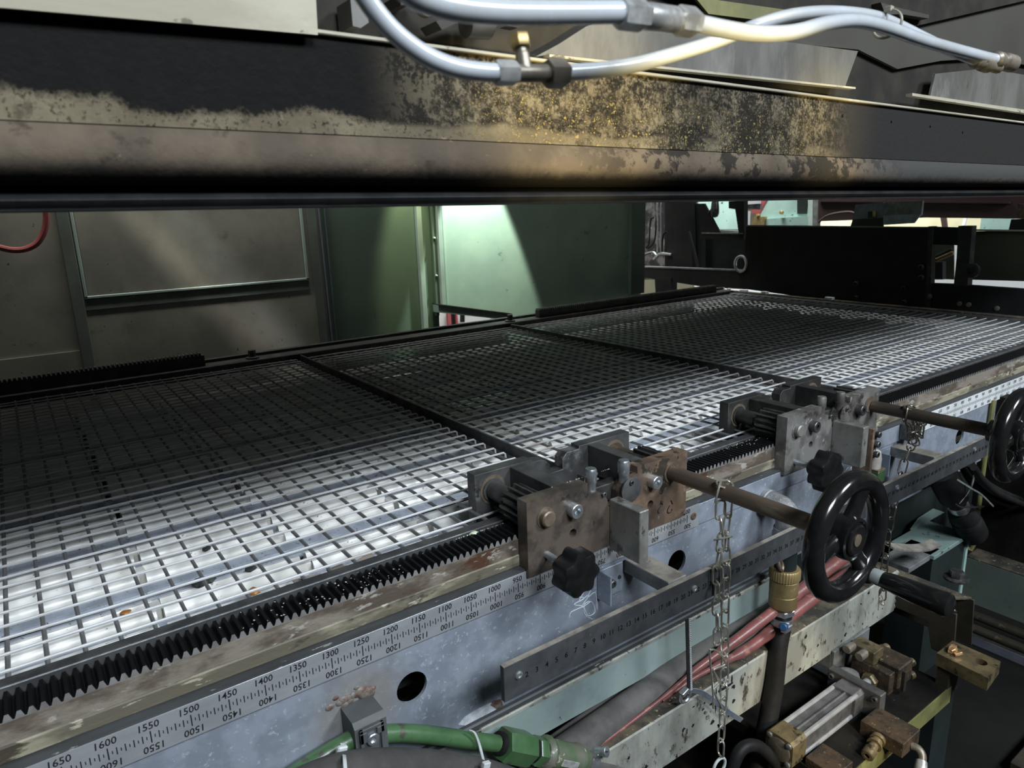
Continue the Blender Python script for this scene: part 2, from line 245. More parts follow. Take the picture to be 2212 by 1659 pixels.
# ------------------------------------------------------------------ mesh helpers
WL = {}
EDGED = {'back_plate', 'spacer_bar', 'base_rail', 'beam_lip', 'arm_bracket', 'near_cheek', 'far_cheek', 'web', 'main_plate', 'table_top', 'strip'}
class MB:
    def __init__(s): s.bm = bmesh.new()
    def box(s, x0, x1, y0, y1, z0, z1, bev=0, rz=0, piv=None):
        r = bmesh.ops.create_cube(s.bm, size=1); vs = r['verts']
        M = Matrix.Translation(((x0+x1)/2, (y0+y1)/2, (z0+z1)/2)) @ Matrix.Diagonal((abs(x1-x0), abs(y1-y0), abs(z1-z0), 1))
        bmesh.ops.transform(s.bm, matrix=M, verts=vs)
        if bev:
            es = list({e for v in vs for e in v.link_edges})
            r = bmesh.ops.bevel(s.bm, geom=es, offset=bev, segments=1, affect='EDGES', clamp_overlap=True)
        return s
    def obox(s, c, ux, uy, hx, hy, hz, bev=0):
        ux = Vector(ux).normalized(); uz = ux.cross(Vector(uy)).normalized(); uy = uz.cross(ux)
        n0 = set(s.bm.verts); s.box(-hx, hx, -hy, hy, -hz, hz, bev); vs = [v for v in s.bm.verts if v not in n0]
        M = Matrix(((ux.x, uy.x, uz.x, c[0]), (ux.y, uy.y, uz.y, c[1]), (ux.z, uy.z, uz.z, c[2]), (0, 0, 0, 1)))
        bmesh.ops.transform(s.bm, matrix=M, verts=vs); return s
    def lathe(s, p, d, prof, n=28, ref=None, sides=None):
        """prof: list of (distance along d, radius); radius 0 closes with a point"""
        p, d = Vector(p), Vector(d).normalized(); a = d.orthogonal().normalized() if ref is None else (Vector(ref)-d*d.dot(Vector(ref))).normalized()
        b = d.cross(a); rings = []
        for t, r in prof:
            if r <= 1e-6: rings.append([s.bm.verts.new(p+d*t)])
            else: rings.append([s.bm.verts.new(p+d*t+(a*math.cos(2*math.pi*k/n)+b*math.sin(2*math.pi*k/n))*(r if not callable(sides) else sides(k, r))) for k in range(n)])
        for A, B in zip(rings, rings[1:]):
            for k in range(n):
                k2 = (k+1) % n
                if len(A) == 1 and len(B) == 1: continue
                if len(A) == 1: f = (A[0], B[k2], B[k])
                elif len(B) == 1: f = (A[k], A[k2], B[0])
                else: f = (A[k], A[k2], B[k2], B[k])
                s.bm.faces.new(f)
        if len(rings[0]) > 1: s.bm.faces.new(list(reversed(rings[0])))
        if len(rings[-1]) > 1: s.bm.faces.new(rings[-1])
        return s
    def cyl(s, p0, p1, r, n=20, r1=None, ch=0):
        p0, p1 = Vector(p0), Vector(p1); L = (p1-p0).length; r1 = r if r1 is None else r1
        pr = [(0, r), (L, r1)] if not ch else [(0, r-ch), (ch, r), (L-ch, r1), (L, r1-ch)]
        return s.lathe(p0, p1-p0, pr, n)
    def tube(s, pts, r, n=10, closed=False, sub=0, caps=True, radii=None):
        pts = [Vector(p) for p in pts]
        if sub: pts = smooth(pts, sub, closed)
        m = len(pts); rings = []; up_ = None
        for i in range(m):
            if closed: t = pts[(i+1) % m]-pts[i-1]
            else: t = pts[min(i+1, m-1)]-pts[max(i-1, 0)]
            t.normalize()
            if up_ is None: up_ = t.orthogonal().normalized()
            up_ = (up_-t*up_.dot(t)).normalized(); b = t.cross(up_)
            rr = r if radii is None else radii[i*(len(radii)-1)//max(1, m-1)]
            rings.append([s.bm.verts.new(pts[i]+(up_*math.cos(2*math.pi*k/n)+b*math.sin(2*math.pi*k/n))*rr) for k in range(n)])
        for i in range(m if closed else m-1):
            A, B = rings[i], rings[(i+1) % m]
            for k in range(n): s.bm.faces.new((A[k], A[(k+1) % n], B[(k+1) % n], B[k]))
        if not closed and caps: s.bm.faces.new(list(reversed(rings[0]))); s.bm.faces.new(rings[-1])
        return s
    def ribbon(s, pts, wdir, wd, th, sub=0):
        pts = [Vector(p) for p in pts]
        if sub: pts = smooth(pts, sub)
        wv = Vector(wdir).normalized(); rings = []
        for i, p in enumerate(pts):
            t = (pts[min(i+1, len(pts)-1)]-pts[max(i-1, 0)]).normalized(); nrm = t.cross(wv).normalized()
            rings.append([s.bm.verts.new(p+wv*a*wd/2+nrm*b*th/2) for a, b in ((-1, -1), (1, -1), (1, 1), (-1, 1))])
        for A, B in zip(rings, rings[1:]):
            for k in range(4): s.bm.faces.new((A[k], A[(k+1) % 4], B[(k+1) % 4], B[k]))
        s.bm.faces.new(list(reversed(rings[0]))); s.bm.faces.new(rings[-1]); return s
    def prism(s, poly, axis, a0, a1, holes=(), bev=0):
        """2-D polygon (with round holes (u,v,r)) extruded along an axis; axis x: (y,z), y: (x,z), z: (x,y)"""
        def mk(u, v, a): return {'x': (a, u, v), 'y': (u, a, v), 'z': (u, v, a)}[axis]
        loops = [list(poly)]+[[(u+r*math.cos(2*math.pi*k/28), v+r*math.sin(2*math.pi*k/28)) for k in range(28)] for u, v, r in holes]
        tri = geometry.tessellate_polygon([[Vector((u, v, 0)) for u, v in lp] for lp in loops])
        flat = [q for lp in loops for q in lp]
        V0 = [s.bm.verts.new(mk(u, v, a0)) for u, v in flat]; V1 = [s.bm.verts.new(mk(u, v, a1)) for u, v in flat]
        nf = []
        if len(loops) == 1:
            nf += [s.bm.faces.new(V0), s.bm.faces.new(list(reversed(V1)))]
        else:
            for t in tri:
                try: nf += [s.bm.faces.new([V0[i] for i in t]), s.bm.faces.new([V1[i] for i in reversed(t)])]
                except ValueError: pass
        o = 0
        for lp in loops:
            n = len(lp)
            for k in range(n): nf.append(s.bm.faces.new((V0[o+k], V1[o+k], V1[o+(k+1) % n], V0[o+(k+1) % n])))
            o += n
        return s
    def build(s, name, m, parent=None, ang=35, **tags):
        bm = s.bm
        if not tags.pop('raw', False): bmesh.ops.recalc_face_normals(bm, faces=bm.faces)
        org = Vector(WL[parent.name]) if parent else None
        if org is None:
            vs = [v.co for v in bm.verts]
            org = Vector(((min(v.x for v in vs)+max(v.x for v in vs))/2, (min(v.y for v in vs)+max(v.y for v in vs))/2, min(v.z for v in vs)))
        for v in bm.verts: v.co = (v.co-org)*S
        me = bpy.data.meshes.new(name); bm.to_mesh(me); bm.free()
        if ang:
            me.polygons.foreach_set('use_smooth', [True]*len(me.polygons)); me.set_sharp_from_angle(angle=math.radians(ang))
        me.materials.append(MATS[m])
        o = bpy.data.objects.new(name, me); COL.objects.link(o)
        if name in EDGED:
            bv = o.modifiers.new('worn_edge', 'BEVEL'); bv.width = .0009 if name != 'strip' else .0003; bv.segments = 1; bv.limit_method = 'ANGLE'; bv.angle_limit = math.radians(50)
        if parent: o.parent = parent
        else: o.location = org*S
        WL[o.name] = tuple(org)
        for k, v in tags.items(): o[k] = v
        return o
def smooth(pts, sub, closed=False):
    out = []; m = len(pts)
    for i in range(m if closed else m-1):
        p0, p1, p2, p3 = (pts[(i-1) % m], pts[i], pts[(i+1) % m], pts[(i+2) % m]) if closed else (pts[max(i-1, 0)], pts[i], pts[i+1], pts[min(i+2, m-1)])
        for k in range(sub):
            t = k/sub
            out.append(.5*((2*p1)+(p2-p0)*t+(2*p0-5*p1+4*p2-p3)*t*t+(3*p1-p0-3*p2+p3)*t**3))
    if not closed: out.append(pts[-1])
    return out
def thing(name, label, cat, loc, group=None):
    o = bpy.data.objects.new(name, None); COL.objects.link(o); o.location = Vector(loc)*S; o.empty_display_size = .05
    o['label'] = label; o['category'] = cat
    if group: o['group'] = group
    WL[o.name] = tuple(loc); return o
def tagd(label, cat, group=None):
    d = dict(label=label, category=cat)
    if group: d['group'] = group
    return d
def dup(root, off, label, group=None, skip=()):
    r = root.copy(); COL.objects.link(r); r.location = root.location+Vector(off)*S; r['label'] = label
    if group: r['group'] = group
    WL[r.name] = tuple(Vector(WL[root.name])+Vector(off))
    def rec(a, b):
        for ch in list(a.children):
            c = ch.copy(); COL.objects.link(c); c.parent = b; WL[c.name] = WL[r.name]; rec(ch, c)
    rec(root, r); return r
TXT = {}
def text_geo(body):
    if body in TXT: return TXT[body]
    cu = bpy.data.curves.new('t', 'FONT'); cu.body = body; cu.align_x = 'CENTER'; cu.align_y = 'CENTER'; cu.size = 1; cu.resolution_u = 2; cu.offset = .012
    o = bpy.data.objects.new('t', cu); COL.objects.link(o)
    me = bpy.data.meshes.new_from_object(o.evaluated_get(bpy.context.evaluated_depsgraph_get()))
    g = ([v.co.copy() for v in me.vertices], [tuple(p.vertices) for p in me.polygons])
    bpy.data.objects.remove(o); bpy.data.curves.remove(cu); bpy.data.meshes.remove(me); TXT[body] = g; return g
def put_text(mb, body, x, y, z, size, flip=False, bold=1.0, lean=0.0):
    vs, fs = text_geo(body); sg = -1 if flip else 1
    V = [mb.bm.verts.new((x+sg*(v.x+lean*v.y)*size*bold, y, z+sg*v.y*size)) for v in vs]
    for f in fs:
        try: mb.bm.faces.new([V[i] for i in f])
        except ValueError: pass
def socket_bolt(mb, p, r, h, d=(0, -1, 0), chm=1.2):
    """cap screw with a hexagon socket; p on the seat, d outward"""
    p, d = Vector(p), Vector(d).normalized(); n = 24
    a = d.orthogonal().normalized(); b = d.cross(a)
    def hexr(k): th = (2*math.pi*k/n) % (math.pi/3)-math.pi/6; return r*.52*math.cos(math.pi/6)/math.cos(th)
    prof = [(0, lambda k: r), (h-chm, lambda k: r), (h, lambda k: r-chm), (h, hexr), (h*.45, hexr), (h*.35, lambda k: .01)]
    rings = [[mb.bm.verts.new(p+d*t+(a*math.cos(2*math.pi*k/n)+b*math.sin(2*math.pi*k/n))*f(k)) for k in range(n)] for t, f in prof]
    for A, B in zip(rings, rings[1:]):
        for k in range(n): mb.bm.faces.new((A[k], A[(k+1) % n], B[(k+1) % n], B[k]))
    return mb
def hexprism(mb, p, d, r, h):
    return mb.lathe(p, d, [(0, r*.93), (h*.12, r), (h*.88, r), (h, r*.93)], 6)

# ================================================================== the setting
MB().box(-6000, 9000, -7000, 7000, -960, -900).build('floor', 'concrete', kind='structure', ang=0)
MB().box(-6000, 9000, 6500, 6700, -900, 4200).build('wall_back', 'cream_wall', kind='structure', ang=0)
MB().box(8000, 8200, -7000, 6500, -900, 4200).build('wall_right', 'cream_wall', kind='structure', ang=0)

# ------------------------------------------------------------------ enclosure behind the bed
YW = 2300
en = thing('enclosure', 'pale machine enclosure wall with framed inspection panel behind the wire mesh bed', 'machine panel', (-600, YW+20, -300))
wl = [(-2600, -300), (225, -300), (225, 62), (228, 150), (420, 118), (620, 60), (620, -300), (1718, -300), (1718, 900), (-2600, 900)]
MB().prism([(-2600, -300), (-385, -300), (-385, 900), (-2600, 900)], 'y', YW, YW+20).build('grey_sheet', 'enclosure', en)
MB().prism([(-385, -300), (222, -300), (222, 900), (-385, 900)], 'y', YW+4, YW+20).build('green_sheet', 'enclosure_green', en)
MB().prism([(232, 172), (640, 80), (640, -300), (1718, -300), (1718, 900), (232, 900)], 'y', YW+2, YW+20).build('chute_sheet', 'chute', en)
MB().box(-2600, -1408, YW-8, YW, -300, 165).build('kick_plate', 'enclosure', en)
# inspection panel: raised rim round a recessed sheet
x0, x1, z0 = -1352, -474, 374
rim = MB()
rim.box(x0-12, x0, YW-9, YW, z0-10, 900, 2); rim.box(x1, x1+14, YW-9, YW, z0-12, 900, 2); rim.box(x0-12, x1+14, YW-9, YW, z0-11, z0, 2)
rim.build('panel_rim', 'trim_light', en)
MB().box(x0+2, x1-2, YW-4, YW+1, z0+2, 900).build('inspection_panel', 'enclosure', en)
MB().box(-1410, -1368, YW-12, YW, 40, 900, 2).build('corner_trim', 'trim_dull', en)
MB().box(-1368, x1+14, YW-4, YW, 318, 360, 1).build('middle_rail', 'trim_dull', en)
MB().box(-440, -396, YW-5, YW, -300, 900, 1).build('edge_strip', 'trim_dull', en)
MB().tube([(-372, YW-8, -200), (-378, YW-8, 300), (-384, YW-8, 900)], 5, 8).build('conduit', 'blue_grey', en, label='thin blue conduit')
MB().tube([(-352, YW-6, -200), (-356, YW-6, 900)], 3.5, 8).build('conduit', 'blue_grey', en)
q = MB(); q.box(112, 140, YW-26, YW+3, 40, 900, 3).build('corner_post', 'trim_light', en)
MB().box(196, 214, YW-20, YW+3, 120, 900, 3).build('edge_fold', 'enclosure_green', en)
MB().box(222, 250, YW-34, YW+3, 165, 900, 4).build('chute_fold', 'trim_light', en)
MB().box(262, 276, YW-12, YW+3, 168, 900, 3).build('chute_rib', 'chute', en)
a, b = P(932, 668, y=YW-60), P(1092, 690, y=YW-60)
k = MB(); k.prism([(180, 186), (640, 86), (640, 52), (180, 146)], 'y', YW-70, YW-10).build('cross_rail', 'mint', en)
MB().prism([(180, 190), (640, 90), (640, 84), (180, 184)], 'y', YW-74, YW-8).build('rail_cap', 'brown_steel', en)
for zz in (700, 520, 330): MB().lathe((205, YW-22, zz), (0, -1, 0), [(0, 6), (6, 6), (8, 3), (8, 0)], 12).build('weld_knob', 'trim_light', en)
MB().prism([(1600, 100), (1718, 100), (1718, 900), (1600, 900)], 'y', YW-30, YW).build('end_fold', 'enclosure_green', en)

# red hose loop hanging at the upper left in front of the enclosure
pts = [P(px, py, y=2180) for px, py in ((97, 440), (100, 470), (95, 500), (80, 525), (55, 538), (25, 540), (-10, 532))]
pts2 = [P(px, py, y=2180) for px, py in ((72, 440), (78, 470), (76, 495), (65, 517), (45, 528), (20, 532), (-10, 526))]
MB().tube(pts, 11, 10, sub=4).build('red_cable_loop', 'red_paint', **tagd('dark red hose loop hanging before the enclosure wall, upper left', 'hose'))

# ================================================================== bed frame
bed = thing('bed_frame', 'long dark steel bed frame with a galvanized side beam carrying the wire mesh', 'machine frame', (0, 900, -500))
HOLES = [(-1168, -110, 28), (-520, -100, 28), (829, -107, 28)]
web = [(-2300, -236), (1500, -236), (1500, 26), (-2300, 26)]
MB().prism(web, 'y', 5, 11, HOLES).build('side_beam', 'galv', bed)
MB().box(-2300, 1500, 0, 88, 22, 27).build('top_flange', 'ledge', bed)
MB().box(-2300, 1500, -1, 5, -27, 22).build('beam_lip', 'galv', bed)
MB().box(-2300, -150, -8, 5, -246, -232, 3).build('bottom_lip', 'ledge', bed)
MB().box(-2300, -150, -3, 5, -262, -252, 2).build('bottom_bead', 'mint_dirty', bed)
MB().box(-2300, -60, 6, 12, -346, -236).build('skirt_panel', 'mint', bed)
MB().box(-2300, 1500, 130, 140, -640, -236).build('inner_wall', 'deep_green', bed)
MB().box(-2300, 2100, 17, 76, 27, 50, 2).build('base_rail', 'cream_rail', bed)
MB().box(-2300, 2140, 90, 113, 60, 87, 1.5).build('front_strip', 'dark_steel', bed)
MB().box(-2300, 2140, 88.6, 90.4, 84.6, 87, .4).build('strip_highlight', 'bolt_zinc', bed, label='chipped edge with painted highlight')  # bright metal paints the highlight along the strip's chipped edge
MB().box(-2300, 2140, 1900, 1980, 60, 104, 2).build('rear_rail', 'plate_black', bed)
MB().box(-2300, 2140, 1980, 2000, 60, 118, 2).build('rear_fence', 'plate_black', bed)
MB().box(2092, 2140, 113, 1900, 60, 92, 2).build('end_rail', 'dark_steel', bed)
for xd in (-668, 398):
    d = MB(); d.box(xd-3, xd+4, 113, 1900, 60, 98, 1); d.box(xd-24, xd-3, 113, 1900, 60, 72, 1)
    d.build('divider_bar', 'dark_steel', bed)
MB().box(-2300, 2140, 113, 1900, -190, -180).build('pit_floor', 'pit', bed, ang=0)
for k, xn in enumerate((-850, 423)):
    n = MB(); n.lathe((xn, 1940, 104), (0, 0, 1), [(0, 26), (6, 26), (8, 18)], 20); hexprism(n, (xn, 1940, 112), (0, 0, 1), 15, 26)
    n.build('clamp_nut', 'plate_black', bed)

# rack with teeth
def rack(name, x0, x1, y0, y1, zb, zr, zt, pitch, m, parent=None, **t):
    mb = MB(); mb.box(x0, x1, y0, y1, zb, zr)
    n = int((x1-x0)/pitch)
    for i in range(n):
        c = x0+(i+.5)*pitch; h = pitch
        mb.prism([(c-h*.42, zr-.2), (c-h*.16, zt), (c+h*.16, zt), (c+h*.42, zr-.2)], 'y', y0, y1)
    return mb.build(name, m, parent, ang=0, **t)
rack('gear_rack', -2000, 2080, 20, 74, 50, 80.5, 89.5, 12.566, 'rack', **tagd('long toothed steel rack running along the front of the mesh bed, greasy on top', 'rack'))
MB().box(-2000, 2080, 18.6, 20, 50.5, 79.5).build('rack_face', 'rust_rail', bed)
rack('rear_rack', -1950, -1032, 1925, 1960, 104, 146, 155, 14, 'plate_black', **tagd('short black toothed rack on the rear rail, left end of the bed', 'rack'))
rack('rear_rack', 598, 2000, 1925, 1960, 104, 140, 149, 14, 'plate_black', **tagd('black toothed rack on the rear rail, towards the far right corner', 'rack'))

# ================================================================== wire mesh sections
def long_wire(x0, x1, hook, seed):
    r = random.Random(seed); pts = []; n = max(6, int((x1-x0)/130))
    for i in range(n+1):
        x = x0+(x1-x0)*i/n; e = 0 if i in (0, n) else 1
        pts.append((x, r.uniform(-1.6, 1.6)*e, r.uniform(-1.6, 1.2)*e))
    if hook: pts += [(x1+4, 0, -4), (x1+5, 0, -16)]
    return MB().tube(pts, 2.5, 6)
def mesh_of(mb, name, m):
    o = mb.build(name, m); me = o.data; off = o.location.copy(); me.transform(Matrix.Translation(off)); bpy.data.objects.remove(o); return me
SECT = [(-1990, -699, True, 'left wire mesh panel of the bed, nearest the camera'),
        (-654, 372, True, 'middle wire mesh panel between the two dark divider bars'),
        (404, 2086, False, 'far right wire mesh panel reaching the black crossbeam')]
YS = [129.5+44.5*k for k in range(40)]
for si, (x0, x1, hook, lab) in enumerate(SECT):
    t = thing('wire_mesh', lab, 'wire mesh', ((x0+x1)/2, 1000, 80), 'wire mesh panels of the bed')
    var = [mesh_of(long_wire(x0, x1, hook, 10*si+v), 'wire', 'zinc_wire') for v in range(4)]
    for k, y in enumerate(YS):
        o = bpy.data.objects.new('wire', var[k % 4]); COL.objects.link(o); o.parent = t
        o.location = Vector((-(x0+x1)/2, y-1000+random.uniform(-2, 2), 87.5-80+random.uniform(-.5, .5)))*S
    cr = mesh_of(MB().tube([(0, 113, 0), (0, 700, -.6), (0, 1300, .4), (0, 1900, 0)], 3.4, 6), 'wire', 'cross_wire')
    xs = []; x = -1689.8+44.5*math.ceil((x0+6+1689.8)/44.5)
    while x < x1-4: xs.append(x); x += 44.5
    for x in xs:
        o = bpy.data.objects.new('wire', cr); COL.objects.link(o); o.parent = t
        o.location = Vector((x-(x0+x1)/2, -1000, 81.8-80))*S

# ================================================================== lower heater bank under the mesh
hb = thing('lower_heater', 'bank of pale ceramic heater tiles on bluish reflectors under the wire mesh', 'heater', (0, 1000, -40))
tp = [(-33, -6), (-33, 8), (-29, 20), (-22, 27), (-15, 27), (-9, 19), (-4, 15), (4, 15), (9, 19), (15, 27), (22, 27), (29, 20), (33, 8), (33, -6)]
tb = MB(); tb.prism([(u, v) for u, v in tp], 'x', -122, 122)
tile_me = mesh_of(tb, 'heater_tile', 'tile')
TX = [-1876+256*k for k in range(16)]; TY = [v for k in range(7) for v in (200+245*k, 296+245*k)]
for j, ty in enumerate(TY):
    for i, tx in enumerate(TX):
        o = bpy.data.objects.new('heater_tile', tile_me); COL.objects.link(o); o.parent = hb
        o.location = Vector((tx+(j % 2)*4, ty-1000+random.uniform(-2, 2), 3+40+random.uniform(-2, 2)))*S
        o.rotation_euler = (random.uniform(-.04, .04), random.uniform(-.006, .006), random.uniform(-.012, .012))
rp = [(-20, 4), (-18, 10), (-9, 5), (0, 3), (9, 5), (18, 10), (20, 4), (9, 0), (0, -2), (-9, 0)]
for k in range(7):
    for dy in (152, 248):
        y = dy+245*k; rf = MB(); rf.prism([(u+y, v+4) for u, v in rp], 'x', -2000, 2085); rf.build('reflector_strip', 'reflector', hb)
    y = 124+245*k+226; MB().tube([(-2000, y-2, 12), (2085, y-2, 12)], 6.5, 10).build('support_tube', 'reflector', hb)
cn = MB().box(-9, 9, -12, 12, -16, 14, 2); cn_me = mesh_of(cn, 'terminal_block', 'tile')
for j, ty in enumerate(TY[:5]):
    for i, tx in enumerate(TX):
        o = bpy.data.objects.new('terminal_block', cn_me); COL.objects.link(o); o.parent = hb
        o.location = Vector((tx+128, ty-1000+(8 if i % 2 else -10), 14+40))*S
MB().box(-2000, 2085, 118, 1895, -30, -20).build('reflector_base', 'pit', hb, ang=0)

# scraps lying on and under the mesh
def scrap(name, px, py, z, r, m, label, cat='scrap', sq=.5, seed=0, group=None):
    rd = random.Random(seed); mb = MB(); c = P(px, py, z=z)
    bmesh.ops.create_icosphere(mb.bm, subdivisions=2, radius=r)
    for v in mb.bm.verts: v.co = Vector((v.co.x*rd.uniform(.75, 1.3), v.co.y*rd.uniform(.7, 1.2), v.co.z*sq*rd.uniform(.7, 1.2)))+c+Vector((0, 0, r*sq*.7))
    return mb.build(name, m, ang=50, **tagd(label, cat, group))
scrap('charred_scrap', 433, 1263, 30, 15, 'char', 'charred black lump on the front row of tiles, left of the torn foil', seed=1)
scrap('charred_scrap', 452, 1256, 30, 11, 'char', 'small charred lump touching the right side of the bigger black lump', seed=2)
scrap('charred_scrap', 541, 1232, 28, 10, 'char', 'dark round lump under the mesh beside the brown stain', seed=3)
scrap('charred_scrap', 448, 1187, 30, 8, 'char', 'small dark crumb under the mesh in the second tile row', seed=4)
scrap('amber_pellet', 548, 1282, 44, 11, 'amber', 'orange amber pellet at the edge of the front strip', seed=5)
scrap('rust_flake', 272, 1323, 30, 8, 'amber', 'small rusty golden flake under the mesh at the lower left', seed=6, sq=.25)
scrap('pale_green_chip', 1023, 1153, 89, 7, 'pale_green', 'pale green plastic chip lying on the black rack teeth', seed=7, sq=.4)
fb = MB(); rd = random.Random(3); c = P(672, 1240, z=70)
for k in range(9):
    a = k/8; p = Vector((c.x-60+150*a, 112+rd.uniform(-4, 16), 72+rd.uniform(-2, 8)))
    fb.obox(p, (1, rd.uniform(-.4, .4), rd.uniform(-.2, .2)), (0, 1, rd.uniform(-.5, .5)), 14, 7+rd.uniform(0, 6), .6)
fb.build('torn_foil', 'rust_rail', **tagd('torn brown foil scrap curling behind the dark front strip', 'scrap'))
cb = MB(); rd = random.Random(11)
for px, py, n, sp in ((1020, 1140, 60, 26), (1330, 1072, 50, 14), (1600, 960, 40, 40), (1240, 1010, 40, 30), (1270, 640, 0, 0), (800, 1250, 40, 60), (640, 1310, 30, 60)):
    for i in range(n):
        z = 89.8 if py > 1100 or py < 1000 else (121 if px > 1300 else 160.5)
        if px == 1330: y0_ = 5; x0_ = -716
        p = P(px, py, z=z); q = p+Vector((rd.gauss(0, sp), rd.gauss(0, sp*.35), 0)); h = rd.uniform(.3, .95)
        if px in (1240, 1330): q.y = max(-8, min(16, q.y)); q.x = min(max(q.x, -930), -712) if px == 1240 else min(max(q.x, -736), -692)
        if px == 1330: q.z = 95.5
        if px not in (1240, 1330): q.y = min(max(q.y, 24), 72)
        cb.obox(q+Vector((0, 0, h*.5)), (1, rd.uniform(-1, 1), rd.uniform(-.4, .4)), (0, 1, rd.uniform(-.4, .4)), h*1.5, h, h*.6)
cb.build('metal_crumbs', 'crumb', kind='stuff', ang=0, **tagd('pale metal crumbs strewn over the rack and clamp tops', 'crumbs'))

# ================================================================== rulers
def ruler(name, x0, x1, sgn, lo, hi, lab, m, seam=None):
    t = thing(name, lab, 'ruler', ((x0+x1)/2, -1, -27))
    MB().box(x0, x1, -2.4, -1, -27.5, 24.8).build('strip', m, t)
    tk = MB()
    v = lo
    while v <= hi:
        x = sgn*v; q = v-lo
        if v % 50 == 0: h, wd = 8.8, .75
        elif v % 10 == 0: h, wd = 5.4, .65
        else: h, wd = 2.3, .55
        tk.box(x-wd, x+wd, -2.75, -2.3, -1-h, -1+h)
        if v % 50 == 0:
            nm = MB(); put_text(nm, str(v), x-1.5, -2.75, 15.4, 14.5, bold=.94, lean=.08); nm.build('numeral', 'ink', t, ang=0, raw=True)
            nm = MB(); put_text(nm, str(v), x+2, -2.75, -17.4, 14.5, True, bold=.94, lean=.08); nm.build('numeral', 'ink', t, ang=0, raw=True)
        v += 5
    tk.build('tick_marks', 'ink', t, ang=0)
    sx = sgn*lo+(20 if sgn < 0 else -20)
    MB().lathe((sx, -2.4, 0), (0, -1, 0), [(0, 8.5), (1.5, 8.2), (2.6, 5), (1.8, 2.6), (1.2, 0)], 20).build('screw', 'plate_copper', t, label='rusty countersunk screw')
    return t
ruler('ruler', -1900, -462, -1, 500, 1850, 'long silver millimetre ruler along the beam, left of the chain', 'ruler')
ruler('ruler', 466, 1500, 1, 500, 1450, 'white millimetre ruler along the beam, right of the second clamp', 'ruler_white')
mbk = MB(); mbk.box(404, 464, -34, -2.5, -20, 26, 2); mbk.build('stop_block', 'bolt_black', **tagd('black end stop block beside the white ruler', 'block'))

